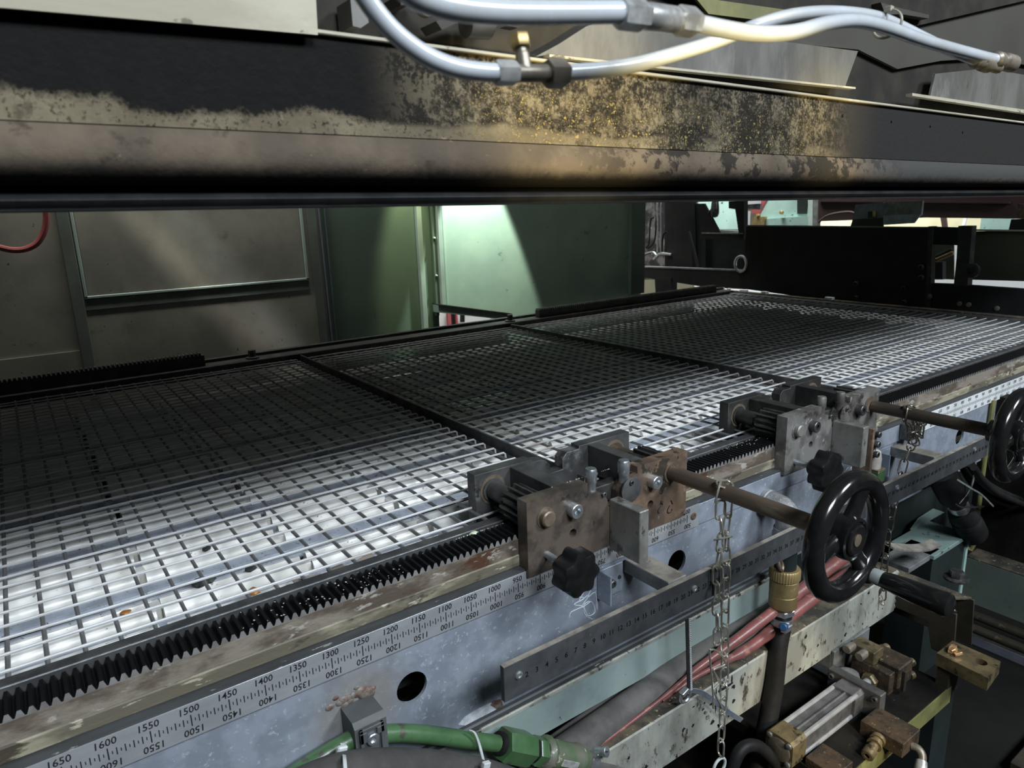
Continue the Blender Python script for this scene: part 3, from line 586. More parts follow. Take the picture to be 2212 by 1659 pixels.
# ================================================================== clamp carriages on the rack
def clamp(name, dx, mats, label, knobmat='knob'):
    fl, fr, bk, sp, bolt, stop = mats
    t = thing(name, label, 'clamp', (-725+dx, 80, 89), 'rack carriages on the bed edge')
    X = lambda pts: [(u+dx, v) for u, v in pts]
    left = [(-932, 15), (-724, 15), (-724, 92), (-736, 96), (-740, 112), (-748, 126), (-764, 135), (-790, 137), (-790, 160), (-932, 160)]
    rgt = [(-724, 15), (-515, 15), (-515, 160), (-660, 160), (-660, 146), (-676, 143), (-692, 132), (-701, 116), (-704, 98), (-710, 92), (-724, 92)]
    MB().prism(X(left), 'y', -10, 18, [(-827+dx, 70, 8.5)]).build('front_plate', fl, t, ang=0)
    MB().prism(X(rgt), 'y', -10, 18, [(-622+dx, 70, 8.5)]).build('front_plate', fr, t, ang=0)
    bkp = [(-932, 58), (-515, 58), (-515, 160), (-665, 160), (-665, 153), (-699, 153), (-711, 142), (-711, 118), (-744, 118), (-745, 138), (-757, 149), (-770, 153), (-792, 154), (-792, 160), (-932, 160)]
    MB().prism(X(bkp), 'y', 158, 186).build('back_plate', bk, t)
    MB().box(-848+dx, -812+dx, 18, 158, 95, 157, 1).build('spacer_bar', sp, t)
    MB().box(-640+dx, -612+dx, 18, 158, 95, 157, 1).build('spacer_bar', sp, t)
    # pinions and their shafts
    for cx, fr_ in ((-891, 1), (-562, 0)):
        cx += dx; cz = 121
        MB().lathe((cx, 158, cz), (0, -1, 0), [(0, 24), (4, 24), (4, 18.5), (56, 18.5), (56, 16), (140, 16)], 28).build('pinion_shaft', 'shaft_dark' if not fr_ else sp, t)
        pg = MB(); pol = []
        for k in range(16):
            a = 2*math.pi*k/16
            for da, r in ((-.128, 27.5), (-.062, 36), (.062, 36), (.128, 27.5)):
                pol.append((cx+r*math.cos(a+da), cz+r*math.sin(a+da)))
        pg.prism(pol, 'y', 24, 84); pg.build('pinion', 'pinion_steel', t, ang=20)
        MB().lathe((cx, 158, cz), (0, -1, 0), [(0, 30), (1.2, 30)], 28).build('bushing', 'bushing', t)
    b = MB().lathe((-891+dx, -10, 121), (0, -1, 0), [(0, 19.5), (1.5, 19.5), (1.5, 15), (11, 15), (13.5, 12.5), (13.5, 0)], 28)
    b.build('pivot_pin', 'bushing' if dx == 0 else fl, t)
    socket_bolt(MB(), (-829+dx, -10, 119), 14, 17).build('cap_screw', bolt, t)
    socket_bolt(MB(), (-619+dx, -10, 120), 14, 17).build('cap_screw', bolt, t)
    MB().lathe((-562+dx, -10, 124), (0, -1, 0), [(0, 22), (2, 22), (2, 19.5), (1, 17)], 28).build('bushing', 'bushing', t)
    # locating posts, swivel block, stop tongue
    for px_, pz, nm in ((-770, 134, 0), (-684, 130, 1)):
        p = MB(); p.lathe((px_+dx, 4, pz), (0, 0, 1), [(0, 10), (16, 10), (19, 12), (42, 12), (46, 10), (46, 0)], 22)
        p.cyl((px_+dx+11, 4, pz+33), (px_+dx+13.5, 4-4, pz+33), 3, 10)
        p.build('locating_post', 'bolt_zinc' if dx == 0 else 'plate_grey', t)
    s = MB(); s.box(-752+dx, -676+dx, 20, 46, 92, 128, 2); s.build('swivel_block', 'plate_black', t)
    d = MB().lathe((-678+dx, -10, 117), (0, -1, 0), [(0, 26), (2.5, 26), (3, 25)], 32); d.build('swivel_disc', 'dark_steel' if dx == 0 else fr, t)
    for sx, sz in ((-680, 133), (-752, 128)):
        g = MB(); g.lathe((sx+dx, -10, sz), (0, -1, 0), [(0, 5), (6, 5), (6.5, 4.4), (6.5, 2.6), (3, 2.4), (3, 0)], 16); g.build('set_screw', 'bolt_black', t)
    st = MB(); st.box(-735+dx, -711+dx, -91, -10, 8, 113, 1.5); st.build('stop_tongue', stop, t)
    # star knob on a stud
    kb = MB(); cx, cz = -889+dx, 47-(7 if dx else 0); kr = 1.17 if dx else 1.0
    kb.lathe((cx, -50, cz), (0, -1, 0), [(0, 16), (3, 19), (16, 21), (22, 26)], 28)
    n = 84
    def lob(k, r): return r*kr*(1+.10*math.cos(7*2*math.pi*k/n+.5))
    kb.lathe((cx, -70, cz), (0, -1, 0), [(0, 35), (3, 39), (32, 39), (37, 36.5), (39, 31), (40.5, 0)], n, ref=(1, 0, 0), sides=lob)
    ko = kb.build('star_knob', knobmat, t, ang=40)
    sd = MB(); pr = [(0, 7)]
    for k in range(13): pr += [(2+k*3, 7), (3.5+k*3, 6.2)]
    pr += [(44, 7)]; sd.lathe((cx, -9, cz), (0, -1, 0), pr, 16); sd.build('stud', 'bolt_zinc', ko)
    return t
c1 = clamp('rack_carriage', 0, ('plate_brown', 'plate_copper', 'plate_dark', 'plate_dark', 'bolt_zinc', 'stop_steel'),
           'brown steel clamp carriage with shiny cap screws on the rack, nearer the camera')
c2 = clamp('rack_carriage', 768, ('plate_grey', 'plate_grey', 'plate_black', 'plate_black', 'bolt_black', 'stop_steel'),
           'grimy grey clamp carriage with black cap screws on the rack, farther along')
# marker scribble on the first carriage
mk = MB()
for st in (((1345, 765), (1312, 785), (1340, 815), (1295, 850), (1262, 915), (1275, 945), (1330, 905), (1365, 860)), ((1318, 750), (1300, 810)), ((1450, 825), (1415, 895), (1420, 940), (1465, 930), (1488, 880)), ((1468, 742), (1494, 800))):
    mk.tube([P(1250+a*.13562, 980+b*.13562, y=-10.3) for a, b in st], 1.3, 6, sub=3)
mk.build('marker_writing', 'ink', c1, label='black handwritten marker strokes')

# ------------------------------------------------------------------ handwheels with their long shafts
def handwheel(name, dx, label, smat, cy=-385):
    cx, cz = -562+dx, 124-(8 if dx else 0)
    t = thing(name, label, 'handwheel', (cx, cy, cz-112), 'handwheels on the carriage shafts')
    MB().cyl((cx, -12, cz), (cx, cy+40, cz), 15.5, 28, ch=1).build('drive_shaft', smat, t)
    cb_ = MB().lathe((cx, cy+55, cz), (0, -1, 0), [(0, 23), (2, 26), (34, 26), (36, 24), (50, 24)], 28)
    cb_.build('collar', 'grey_steel' if dx == 0 else 'bakelite', t)
    MB().lathe((cx-24, cy+38, cz+6), (-1, -.2, .2), [(0, 6), (3, 6), (3.2, 4), (.5, 3.6), (.5, 0)], 14).build('set_screw', 'bolt_black', t)
    n = 64; r = MB(); ring = [Vector((cx+95*math.cos(2*math.pi*k/n), cy, cz+95*math.sin(2*math.pi*k/n))) for k in range(n)]
    r.tube(ring, 17.5, 20, closed=True); r.build('rim', 'bakelite', t)
    for a in (67, 187, -53):
        a = math.radians(a); u = Vector((math.cos(a), 0, math.sin(a))); wv = Vector((-math.sin(a), 0, math.cos(a)))
        sb = MB(); rings = []
        for k, (d, hw, ht, off) in enumerate(((18, 22, 13, 4), (40, 17, 12, 2), (62, 15, 11, 0), (84, 19, 12, 0), (92, 22, 12, 0))):
            c = Vector((cx, cy+off, cz))+u*d
            rings.append([sb.bm.verts.new(c+wv*hw*math.cos(q)+Vector((0, ht*math.sin(q), 0))) for q in [2*math.pi*i/16 for i in range(16)]])
        for A, B in zip(rings, rings[1:]):
            for k in range(16): sb.bm.faces.new((A[k], A[(k+1) % 16], B[(k+1) % 16], B[k]))
        sb.build('spoke', 'bakelite', t)
    h = MB(); h.lathe((cx, cy+15, cz), (0, -1, 0), [(0, 36), (20, 38), (30, 36), (31, 31), (28, 29), (28, 27), (33, 26), (35, 23), (33, 12), (33, 10)], 36); h.build('hub', 'bakelite', t)
    MB().lathe((cx, cy-17, cz), (0, -1, 0), [(0, 10.5), (2.4, 10.5), (3, 9), (3, 0)], 24).build('shaft_end', 'bushing', t, label='coppery shaft end')
    hx, hz = cx+62, cz-84
    MB().lathe((hx, cy, hz), (0, -1, 0), [(-12, 15), (0, 19), (10, 19), (17, 16), (19, 15)], 24).build('handle_boss', 'bakelite', t)
    g = MB(); g.lathe((hx, cy-36, hz), (0, -1, 0), [(0, 13.5), (8, 15), (40, 18), (80, 19.5), (98, 19.5), (103, 18), (106, 14), (107, 0)], 28)
    go = g.build('handle', 'bakelite', t)
    MB().lathe((hx, cy-18, hz), (0, -1, 0), [(0, 13.5), (16, 13.5), (17, 12.8), (19, 12.8)], 24).build('ferrule', 'ferrule', go, label='pale grey metal ferrule')
    return t
handwheel('handwheel', 0, 'glossy black three-spoke handwheel with handle, on the brown carriage shaft', 'shaft')
handwheel('handwheel', 768+14, 'black handwheel seen almost edge-on at the right end of the dark shaft', 'shaft_dark', -345)

# ------------------------------------------------------------------ dark flat bar with stamped numbers, on two arms
sbr = thing('scale_bar', 'dark flat steel bar stamped with small numbers, held out before the beam', 'bar', (-200, -128, -108))
MB().box(-1072, 690, -128, -118, -104, -40, .8).build('bar', 'flat_bar', sbr)
MB().box(-1071.5, 689.5, -127.6, -118.3, -40.2, -39.6).build('worn_top', 'bar_top', sbr, label='worn dirty top edge')
for k in range(2, 86):
    nb = MB(); put_text(nb, str(k), -1068+20.75*(k-1)+20, -128.3, -72, 14, bold=.95); nb.build('numeral', 'bar_ink', sbr, ang=0, raw=True)
for sx in (-1043, -622, 152, 597):
    MB().lathe((sx, -128, -66 if sx < 0 else -62), (0, -1, 0), [(0, 7.5), (2, 7), (3.6, 4.5), (3.6, 3), (2, 2.6), (2, 0)], 18).build('screw', 'bolt_zinc', sbr)
for ax in (-684, 368):
    MB().box(ax, ax+50, -118, 0, -64, -36, 1).build('arm', 'grey_steel', sbr)
    MB().box(ax+.8, ax+49.2, -117, -1, -36.2, -35.5).build('arm_dirt', 'bar_top', sbr, label='grime on the arm top')
    pb = MB(); pb.box(ax-66, ax-8, -4, 4, -100, -36, .8); pb.box(ax-70, ax-66, -34, 4, -100, -36, .8); pb.build('arm_bracket', 'galv', sbr)
    socket_bolt(MB(), (ax-40, -4, -72), 8, 9).build('cap_screw', 'bolt_black', sbr)
    MB().lathe((ax-18, -4, -66), (0, -1, 0), [(0, 4), (3, 3.5), (3, 0)], 12).build('pin', 'bolt_black', sbr)

# ------------------------------------------------------------------ chains
def stadium(L, Wd, n=6):
    h = L/2-Wd/2; r = Wd/2; pts = []
    for sgn in (1, -1):
        for k in range(n+1):
            a = -math.pi/2+math.pi*k/n
            pts.append(Vector((sgn*r*math.sin(a), 0, sgn*(h+r*math.cos(a)))))
    return pts
LINKS = {}
def link_mesh(m):
    if m not in LINKS: LINKS[m] = mesh_of(MB().tube(stadium(38, 16.5), 1.9, 7, closed=True), 'link', m)
    return LINKS[m]
def chain(parent, pts, m, roll0=0, pitch=31, sc=1.12):
    pts = smooth([Vector(p) for p in pts], 12); d = 0; pitch *= sc; L = [0]
    for a, b in zip(pts, pts[1:]): d += (b-a).length; L.append(d)
    def at(s):
        for i in range(len(L)-1):
            if L[i+1] >= s: return pts[i].lerp(pts[i+1], (s-L[i])/max(1e-6, L[i+1]-L[i]))
        return pts[-1]
    n = int(d//pitch); org = Vector(WL[parent.name])
    for k in range(n):
        a, b = at(k*pitch), at((k+1)*pitch); t = (b-a).normalized()
        ref = Vector((0, 1, 0)); ref = (ref-t*ref.dot(t)).normalized()
        Mx = Matrix((ref.cross(t).normalized(), ref, t)).transposed() @ Matrix.Rotation(roll0+(k % 2)*math.pi/2+random.uniform(-.25, .25)+.5, 3, 'Z')
        o = bpy.data.objects.new('link', link_mesh(m)); COL.objects.link(o); o.parent = parent
        o.location = ((a+b)/2-org)*S; o.rotation_euler = Mx.to_euler(); o.scale = (sc, sc, sc)
YC = -140
ct = thing('chain', 'pale steel link chain hung over the brown shaft, with a spring clip', 'chain', P(1555, 1640, y=YC))
q = lambda l, y=YC: [P(a, b, y=y) for a, b in l]
sx_, sz_ = -562, 124
over = [Vector((sx_-21, YC, sz_-12)), Vector((sx_-17, YC, sz_+12)), Vector((sx_, YC, sz_+21)), Vector((sx_+17, YC, sz_+12)), Vector((sx_+21, YC, sz_-12))]
chain(ct, over, 'chain_steel', pitch=29)
chain(ct, q([(1557, 1085), (1556, 1120), (1560, 1165), (1551, 1215), (1549, 1270), (1549, 1330), (1550, 1400)]), 'chain_steel')
chain(ct, q([(1574, 1078), (1571, 1120), (1566, 1165), (1569, 1215), (1568, 1280), (1566, 1340), (1566, 1420), (1563, 1500), (1559, 1580), (1556, 1640)], YC-3), 'chain_steel', 1.2)
chain(ct, q([(1550, 1165), (1566, 1158), (1584, 1166)], YC-12), 'chain_steel', .6)
chain(ct, q([(1556, 1172), (1576, 1172)], YC-16), 'chain_steel', 1.9)
clip = q([(1551, 1455), (1541, 1530), (1539, 1480), (1533, 1412), (1537, 1404), (1543, 1404), (1552, 1409), (1562, 1420), (1566, 1432), (1562, 1438), (1546, 1444), (1542, 1450), (1552, 1468), (1553, 1477), (1542, 1489), (1545, 1500), (1560, 1530)], YC-6)
MB().tube(clip[1:], 2.2, 8, sub=5).build('spring_clip', 'chain_steel', ct, label='bent wire spring clip')
rc = P(1554, 1652, y=YC-4); MB().tube([rc+Vector((19*math.cos(a), 0, 19*math.sin(a)-4)) for a in [2*math.pi*k/28 for k in range(28)]], 3.2, 8, closed=True).build('end_ring', 'zip_grey', ct, label='white end ring')

ct2 = thing('chain', 'tangled dark link chain on the far shaft, passing behind the numbered bar', 'chain', P(1908, 1300, y=-100))
sx_, sz_, YD = 224, 116, -104
chain(ct2, [Vector((sx_-21, YD, sz_-14)), Vector((sx_-17, YD, sz_+12)), Vector((sx_, YD, sz_+21)), Vector((sx_+17, YD, sz_+12)), Vector((sx_+21, YD, sz_-14))], 'chain_dark', pitch=29)
chain(ct2, q([(1968, 890), (1964, 915), (1966, 945), (1970, 955)], YD), 'chain_dark')
chain(ct2, q([(1982, 888), (1978, 920), (1974, 948), (1966, 970), (1952, 1000), (1944, 1035), (1936, 1065)], YD-6), 'chain_dark', 1.)
chain(ct2, q([(1985, 905), (1996, 925), (1988, 942), (1972, 930), (1966, 950), (1980, 958), (1986, 950)], YD-14), 'chain_dark', .4)
chain(ct2, q([(1936, 1065), (1930, 1095), (1922, 1130), (1917, 1170), (1912, 1210), (1908, 1250), (1906, 1300)], YD), 'chain_dark')
MB().tube(q([(1904, 1296), (1903, 1305), (1909, 1306), (1909, 1299)], YD-4), 2, 8, sub=4).build('end_pin', 'chain_steel', ct2)
MB().tube(q([(1897, 1318), (1899, 1290), (1905, 1288), (1909, 1308)], YD-4), 1.3, 6, sub=3).build('split_pin', 'chain_steel', ct2)

# ------------------------------------------------------------------ galvanized elbow with drain pipe, brass coupling and black hose
pe = thing('drain_pipe', 'galvanized elbow and pipe leaving the beam, with brass coupling below the bar', 'pipe', P(1690, 1300, y=-64))
ex = -218
MB().tube([(ex, 5, -40), (ex, -22, -40), (ex, -44, -42), (ex, -59, -54), (ex, -64, -72), (ex, -64, -92)], 29, 24, sub=5).build('elbow', 'galv_pipe', pe)
MB().lathe((ex, -2, -40), (0, -1, 0), [(0, 33), (10, 33), (12, 30.5), (18, 30.5)], 28).build('collar_ring', 'galv_pipe', pe)
MB().lathe((ex, -64, -84), (0, 0, -1), [(0, 32), (12, 32), (14, 29)], 28).build('collar_ring', 'galv_pipe', pe)
hexprism(MB(), (ex, -64, -98), (0, 0, -1), 36, 22).build('union_nut', 'galv_pipe', pe)
MB().cyl((ex, -64, -118), (ex, -64, -190), 25, 24).build('nipple', 'deep_green', pe)
MB().tube([(ex-30, -64, -150), (ex-36, -70, -165), (ex-30, -74, -180), (ex-22, -70, -168)], 5, 8, closed=True, sub=3).build('wire_tie', 'shaft', pe)
kn = MB(); nn = 72
kn.lathe((ex, -64, -186), (0, 0, -1), [(0, 33), (4, 36), (26, 36), (28, 34)], nn, sides=lambda k, r: r*(1 if k % 2 else .965)); kn.build('knurled_ring', 'brass', pe)
MB().lathe((ex, -64, -214), (0, 0, -1), [(0, 31), (2, 33), (38, 33), (39, 32.2), (40, 33), (70, 33), (74, 30), (80, 26)], 32).build('brass_coupling', 'brass', pe)
hexprism(MB(), (ex, -64, -292), (0, 0, -1), 29, 16).build('hex_nut', 'bolt_zinc', pe)
bh = thing('black_hose', 'thick black rubber hose hanging from the brass coupling, with blue-screw hose clamp', 'hose', (ex, -64, -640))
hp = [Vector((ex, -64, -304)), Vector((ex, -66, -340)), P(1680, 1400, y=-72), P(1672, 1480, y=-78), P(1660, 1550, y=-84), P(1645, 1620, y=-92), P(1630, 1700, y=-100)]
MB().tube(hp, 22.5, 18, sub=5).build('hose', 'rubber_black', bh)
cl = MB(); cl.lathe((ex, -64.5, -318), (0, 0, -1), [(0, 24), (.5, 25.5), (17, 25.5), (17.5, 24)], 28); cl.box(ex-34, ex-6, -98, -84, -336, -320, 2); cl.build('hose_clamp', 'bolt_zinc', bh)
MB().lathe((ex-30, -92, -318), (-.8, -.3, .35), [(0, 9), (18, 9), (20, 7)], 14).build('clamp_screw', 'blue_plastic', bh, label='blue clamp screw housing')

# limit switch beside the second carriage
lm = thing('limit_switch', 'small limit switch with glass bulb and green caps beside the grey carriage', 'switch', P(1893, 1045, y=-86))
a = P(1880, 930, y=-92)
MB().box(66, 76, -98, -52, -40, 104, 1).build('mount_strip', 'plate_copper', lm)
for zz in (88, 62, 36): socket_bolt(MB(), (84, -98, zz), 8, 9).build('cap_screw', 'bolt_black', lm)
MB().box(76, 92, -96, -70, 24, 102, 1).build('hinge_plate', 'plate_grey', lm)
MB().lathe((112, -86, -14), (0, 0, 1), [(0, 15), (30, 15), (48, 12), (52, 6), (53, 0)], 20).build('glass_bulb', 'glass_grey', lm)
MB().box(96, 130, -106, -66, -46, -14, 2).build('green_cap', 'green_paint', lm)
MB().box(40, 64, -100, -70, -46, -12, 2).build('green_cap', 'green_paint', lm)
MB().box(96, 130, -106, -66, -14, -10, 1).build('cap_plate', 'plate_copper', lm)

# chalk scribbles, weld and white patch on the beam
ck = MB()
for st in (((1236, 1290), (1262, 1292), (1240, 1306), (1258, 1310), (1234, 1322), (1230, 1334)), ((1268, 1268), (1250, 1300), (1272, 1285), (1256, 1312), (1275, 1300)), ((1262, 1312), (1270, 1330), (1285, 1322), (1278, 1300), (1262, 1306), (1264, 1328), (1280, 1338)), ((1282, 1262), (1270, 1290), (1286, 1280), (1290, 1316))):
    ck.tube([P(a, b, y=4.7) for a, b in st], .8, 5, sub=4)
for st in (((1832, 1010), (1825, 1020), (1829, 1030)), ((1836, 1012), (1842, 1009), (1838, 1018), (1844, 1017)), ((1847, 1006), (1853, 1004), (1849, 1010), (1853, 1012), (1847, 1015)), ((1857, 1000), (1858, 1010), (1863, 1004), (1858, 1000))):
    ck.tube([P(a, b, y=4.7) for a, b in st], 1.1, 5, sub=3)
ck.build('chalk_marks', 'chalk', bed, label='white chalk scribbles on the beam')
wd = MB(); rd = random.Random(4)
for px, py, r in ((742, 1512, 8), (752, 1508, 7), (762, 1503, 7), (772, 1499, 8), (780, 1494, 11), (790, 1496, 13), (796, 1500, 11), (735, 1518, 7), (713, 1528, 7), (726, 1508, 5), (770, 1486, 4), (745, 1522, 6), (757, 1514, 6), (806, 1487, 5)):
    p = P(px, py, y=4.5); bmesh.ops.create_icosphere(wd.bm, subdivisions=2, radius=r, matrix=Matrix.Translation(p) @ Matrix.Diagonal((1.1, .35, .8, 1)))
wd.build('weld_beads', 'weld', bed, label='rusty brown weld beads')
wp = MB(); wp.prism([(v.x, v.z) for v in (P(a, b-13, y=5) for a, b in ((990, 1578), (1003, 1562), (1025, 1548), (1052, 1534), (1074, 1527), (1082, 1536), (1066, 1551), (1040, 1564), (1012, 1580)))], 'y', 3.6, 5.2); wp.build('paint_patch', 'white_patch', bed, label='white primer patch')
rp_ = MB(); rp_.prism([(v.x, v.z) for v in (P(a-4, b-12, y=5) for a, b in ((1062, 1534), (1070, 1525), (1086, 1522), (1090, 1536), (1078, 1544)))], 'y', 3.0, 5.2); rp_.build('rust_patch', 'weld', bed, label='rust-brown patch')

# ================================================================== hoses and frame below the beam
gp = thing('green_pipe', 'green painted hydraulic pipe held in a dark plastic clamp block under the ruler', 'pipe', (-1150, -35, -320))
blk = MB(); blk.prism([(-48, -158), (4.6, -158), (4.6, -88), (-40, -88), (-48, -96)], 'x', -1292, -1240); blk.build('clamp_block', 'grey_plastic', gp)
fp = MB(); fp.box(-1286, -1280, -53, -48, -158, -98, 1); fp.box(-1252, -1246, -53, -48, -158, -98, 1); fp.box(-1286, -1246, -53, -48, -104, -98, 1); fp.box(-1286, -1274, -53, -48, -122, -104, 1); fp.box(-1258, -1246, -53, -48, -116, -104, 1)
fp.build('block_ribs', 'grey_plastic', gp)
socket_bolt(MB(), (-1266, -48, -121), 10, 7).build('cap_screw', 'bolt_zinc', gp)
pp = [P(600, 1700, y=-30), P(660, 1656, y=-26), P(695, 1635, y=-25), P(730, 1614, y=-25), P(775, 1592, y=-25), P(850, 1584, y=-27), P(900, 1585, y=-30), P(960, 1591, y=-33), P(1020, 1600, y=-37), P(1082, 1607, y=-40)]
MB().tube(pp, 14.5, 20, sub=5).build('pipe', 'green_paint', gp)
A, B = P(1074, 1605, y=-40), P(1262, 1642, y=-40); dv = (B-A); L_ = dv.length; dv.normalize()
MB().lathe(A, dv, [(0, 17), (2, 20), (10, 20), (12, 17)], 24).build('cutting_ring', 'rubber_black', gp)
hexprism(MB(), A+dv*12, dv, 31, L_*.29).build('union_nut', 'green_paint', gp)
MB().lathe(A+dv*(12+L_*.29), dv, [(0, 22), (12, 22)], 24).build('groove', 'rubber_black', gp)
hexprism(MB(), A+dv*(24+L_*.29), dv, 27, L_*.09).build('lock_nut', 'green_paint', gp)
MB().lathe(A+dv*L_*.50, dv, [(-4, 24), (0, 29), (6, 31), (11, 29), (13, 26), (20, 25)], 28).build('flange_ring', 'green_worn', gp)
MB().lathe(A+dv*L_*.57, dv, [(0, 26), (4, 26.5), (L_*.27, 26.5), (L_*.29, 29), (L_*.33, 29), (L_*.34, 25), (L_*.4, 24)], 28).build('hose_tail', 'green_worn', gp)
side = dv.cross(Vector((0, 1, 0))).normalized()
pl = MB(); n_ = (Vector((-.25, -.85, .15))); n_ = (n_-dv*n_.dot(dv)).normalized()
pl.obox(A+dv*L_*.72+n_*26.5, dv, n_.cross(dv), L_*.095, 6.5, 1.2, .5); pl.build('type_plate', 'fitting_bright', gp, label='small bare metal type plate')
hs = thing('brown_hose', 'brown-grey hose with steel hose clamp leaving the green fitting', 'hose', P(1340, 1680, y=-45))
C2 = P(1345, 1668, y=-42); D2 = P(1440, 1720, y=-45)
MB().tube([B-dv*30, B, B.lerp(C2, .5)+Vector((0, 0, 4)), C2, D2], 23, 18, sub=5).build('hose', 'rubber_grey', hs)
bb = MB(); bb.lathe(B+dv*2, dv, [(0, 23), (.6, 25.5), (17, 25.5), (17.6, 23)], 28); bb.build('clamp_band', 'bolt_zinc', hs)
up_ = (Vector((0, -.35, 1))-dv*dv.z).normalized(); cs = B+dv*10+up_*27
sc_ = MB(); sc_.obox(cs, dv, up_.cross(dv), 9, 12, 6, 1.5); tv = (P(1280, 1612, y=-75)-cs); ax = (Vector((.35, -.8, .3))-up_*0).normalized()
sc_.lathe(cs+Vector((0, 0, 3)), ax, [(0, 9), (16, 9), (16.5, 10.5), (24, 10.5), (25, 9), (25, 0)], 18); sc_.build('clamp_screw', 'bolt_zinc', hs)
sl = MB(); sl.obox(cs+Vector((0, 0, 3))+ax*25, Vector((.7, .3, -.6)).cross(ax), Vector((.7, .3, -.6)), 1.1, 9.5, .5); sl.build('screw_slot', 'ink', hs)
th_ = thing('thick_hose', 'thick dusty grey hose at the bottom edge, tied beneath the green pipe', 'hose', (-1150, -90, -420))
MB().tube([P(600, 1730, y=-85), P(690, 1684, y=-85), P(770, 1662, y=-84), P(880, 1657, y=-82), P(980, 1664, y=-80), P(1060, 1680, y=-80), P(1130, 1704, y=-80)], 27, 20, sub=5).build('hose', 'rubber_mid', th_)
zt = MB(); zt.ribbon([P(1016, 1577, y=-52), P(1026, 1584, y=-56), P(1034, 1604, y=-58), P(1040, 1626, y=-66), P(1046, 1652, y=-92), P(1049, 1672, y=-100)], (.8, .1, -.55), 6, 1.6, 4)
zt.obox(P(1050, 1652, y=-112), (1, 0, -.3), (0, 1, 0), 7, 4, 5, 1); zt.build('zip_tie', 'zip_grey', **tagd('pale cable tie looped round the green pipe and thick hose', 'cable tie'))
zt = MB(); zt.ribbon([P(738, 1606, y=-45), P(742, 1622, y=-62), P(744, 1640, y=-100), P(746, 1668, y=-115)], (.8, .1, -.5), 6, 1.6, 4)
zt.obox(P(738, 1622, y=-66), (1, 0, -.3), (0, 1, 0), 8, 4, 8, 2); zt.build('zip_tie', 'zip_grey', **tagd('pale cable tie left of the dark plastic clamp block', 'cable tie'))

gh = thing('grey_hose', 'fat dusty grey hose running under the mint skirt behind the chain', 'hose', (-500, -8, -400))
MB().tube([P(1130, 1690, y=-12), P(1230, 1618, y=-12), P(1310, 1562, y=-10), P(1385, 1508, y=-8), P(1450, 1460, y=-6), P(1530, 1408, y=-2), P(1620, 1352, y=0), P(1720, 1295, y=0), P(1830, 1230, y=0)], 33, 20, sub=5).build('hose', 'rubber_grey', gh)
MB().tube([P(1100, 1670, y=30), P(1200, 1600, y=30), P(1300, 1530, y=30), P(1400, 1470, y=30), P(1500, 1410, y=30)], 15, 12, sub=4).build('thin_line', 'rubber_grey', gh, label='thinner brownish line alongside')
for nm, pts, r, lb in (('red_hose', [(1290, 1614), (1360, 1562), (1440, 1500), (1500, 1449), (1560, 1405), (1620, 1360), (1680, 1314), (1740, 1268), (1800, 1220), (1850, 1185)], 13, 'upper dull red hose crossing behind the chain and brass coupling'),
                   ('red_hose', [(1430, 1513), (1455, 1496), (1500, 1464), (1560, 1432), (1620, 1398), (1680, 1352), (1740, 1304), (1800, 1262), (1860, 1222)], 14.5, 'lower pinkish red hose crossing behind the chain and brass coupling')):
    MB().tube([P(a, b, y=-40-3*i) if nm else 0 for i, (a, b) in enumerate(pts)], r, 16, sub=5, radii=[r*.3, r*.32, r*.38, r*.65, r*.9, r, r*1.1, r*1.2, r*1.25, r*1.25]).build(nm, 'red_hose', **tagd(lb, 'hose', 'red hoses'))
MB().tube([P(1640, 1430, y=-30), P(1740, 1360, y=-30), P(1800, 1318, y=-30), P(1850, 1275, y=-30), P(1900, 1235, y=-30)], 13, 12, sub=4).build('dark_hose', 'rubber_grey', **tagd('thin dark hose under the red hoses, behind the handwheel', 'hose'))

lb_ = thing('lower_beam', 'mint green square beam with black scuffs and oily dirt on top, below the hoses', 'beam', (-300, -10, -532))
MB().box(-1150, 366, -60, 40, -532, -398, 3).build('beam', 'mint_dirty', lb_)
MB().box(-1149, 365, -57, 38, -398.5, -396).build('dirt_layer', 'dirt_top', lb_, label='brown oily dirt')
wb = MB()
for k in range(7): bmesh.ops.create_icosphere(wb.bm, subdivisions=2, radius=9, matrix=Matrix.Translation((368, -56, -410-k*18)) @ Matrix.Diagonal((.6, .6, 1, 1)))
wb.build('weld_seam', 'grey_steel', lb_)
sp = MB(); rd = random.Random(21)
for k in range(34):
    x = rd.choice((rd.uniform(-900, -650), rd.uniform(-560, -380), rd.uniform(-250, 300))); z = rd.uniform(-520, -402); h = rd.uniform(2, 6)
    pts = []; m_ = 9
    for i in range(m_): a = 2*math.pi*i/m_; pts.append((x+h*rd.uniform(.5, 1.6)*math.cos(a), z+h*rd.uniform(.4, 1.4)*math.sin(a)))
    sp.prism(pts, 'y', -60.5, -59.6)
for x, z, w_, h_ in ((-450, -408, 5, 70), (-418, -420, 50, 8), (-460, -440, 22, 9), (-395, -402, 5, 24)):
    pts = [(x+w_*.5*math.cos(2*math.pi*i/14)*rd.uniform(.7, 1.3), z-h_/2+h_*.5*math.sin(2*math.pi*i/14)*rd.uniform(.8, 1.1)) for i in range(14)]
    sp.prism(pts, 'y', -60.5, -59.6)
sp.build('scuff_marks', 'ink', lb_, ang=0, label='black scuffs and drips')
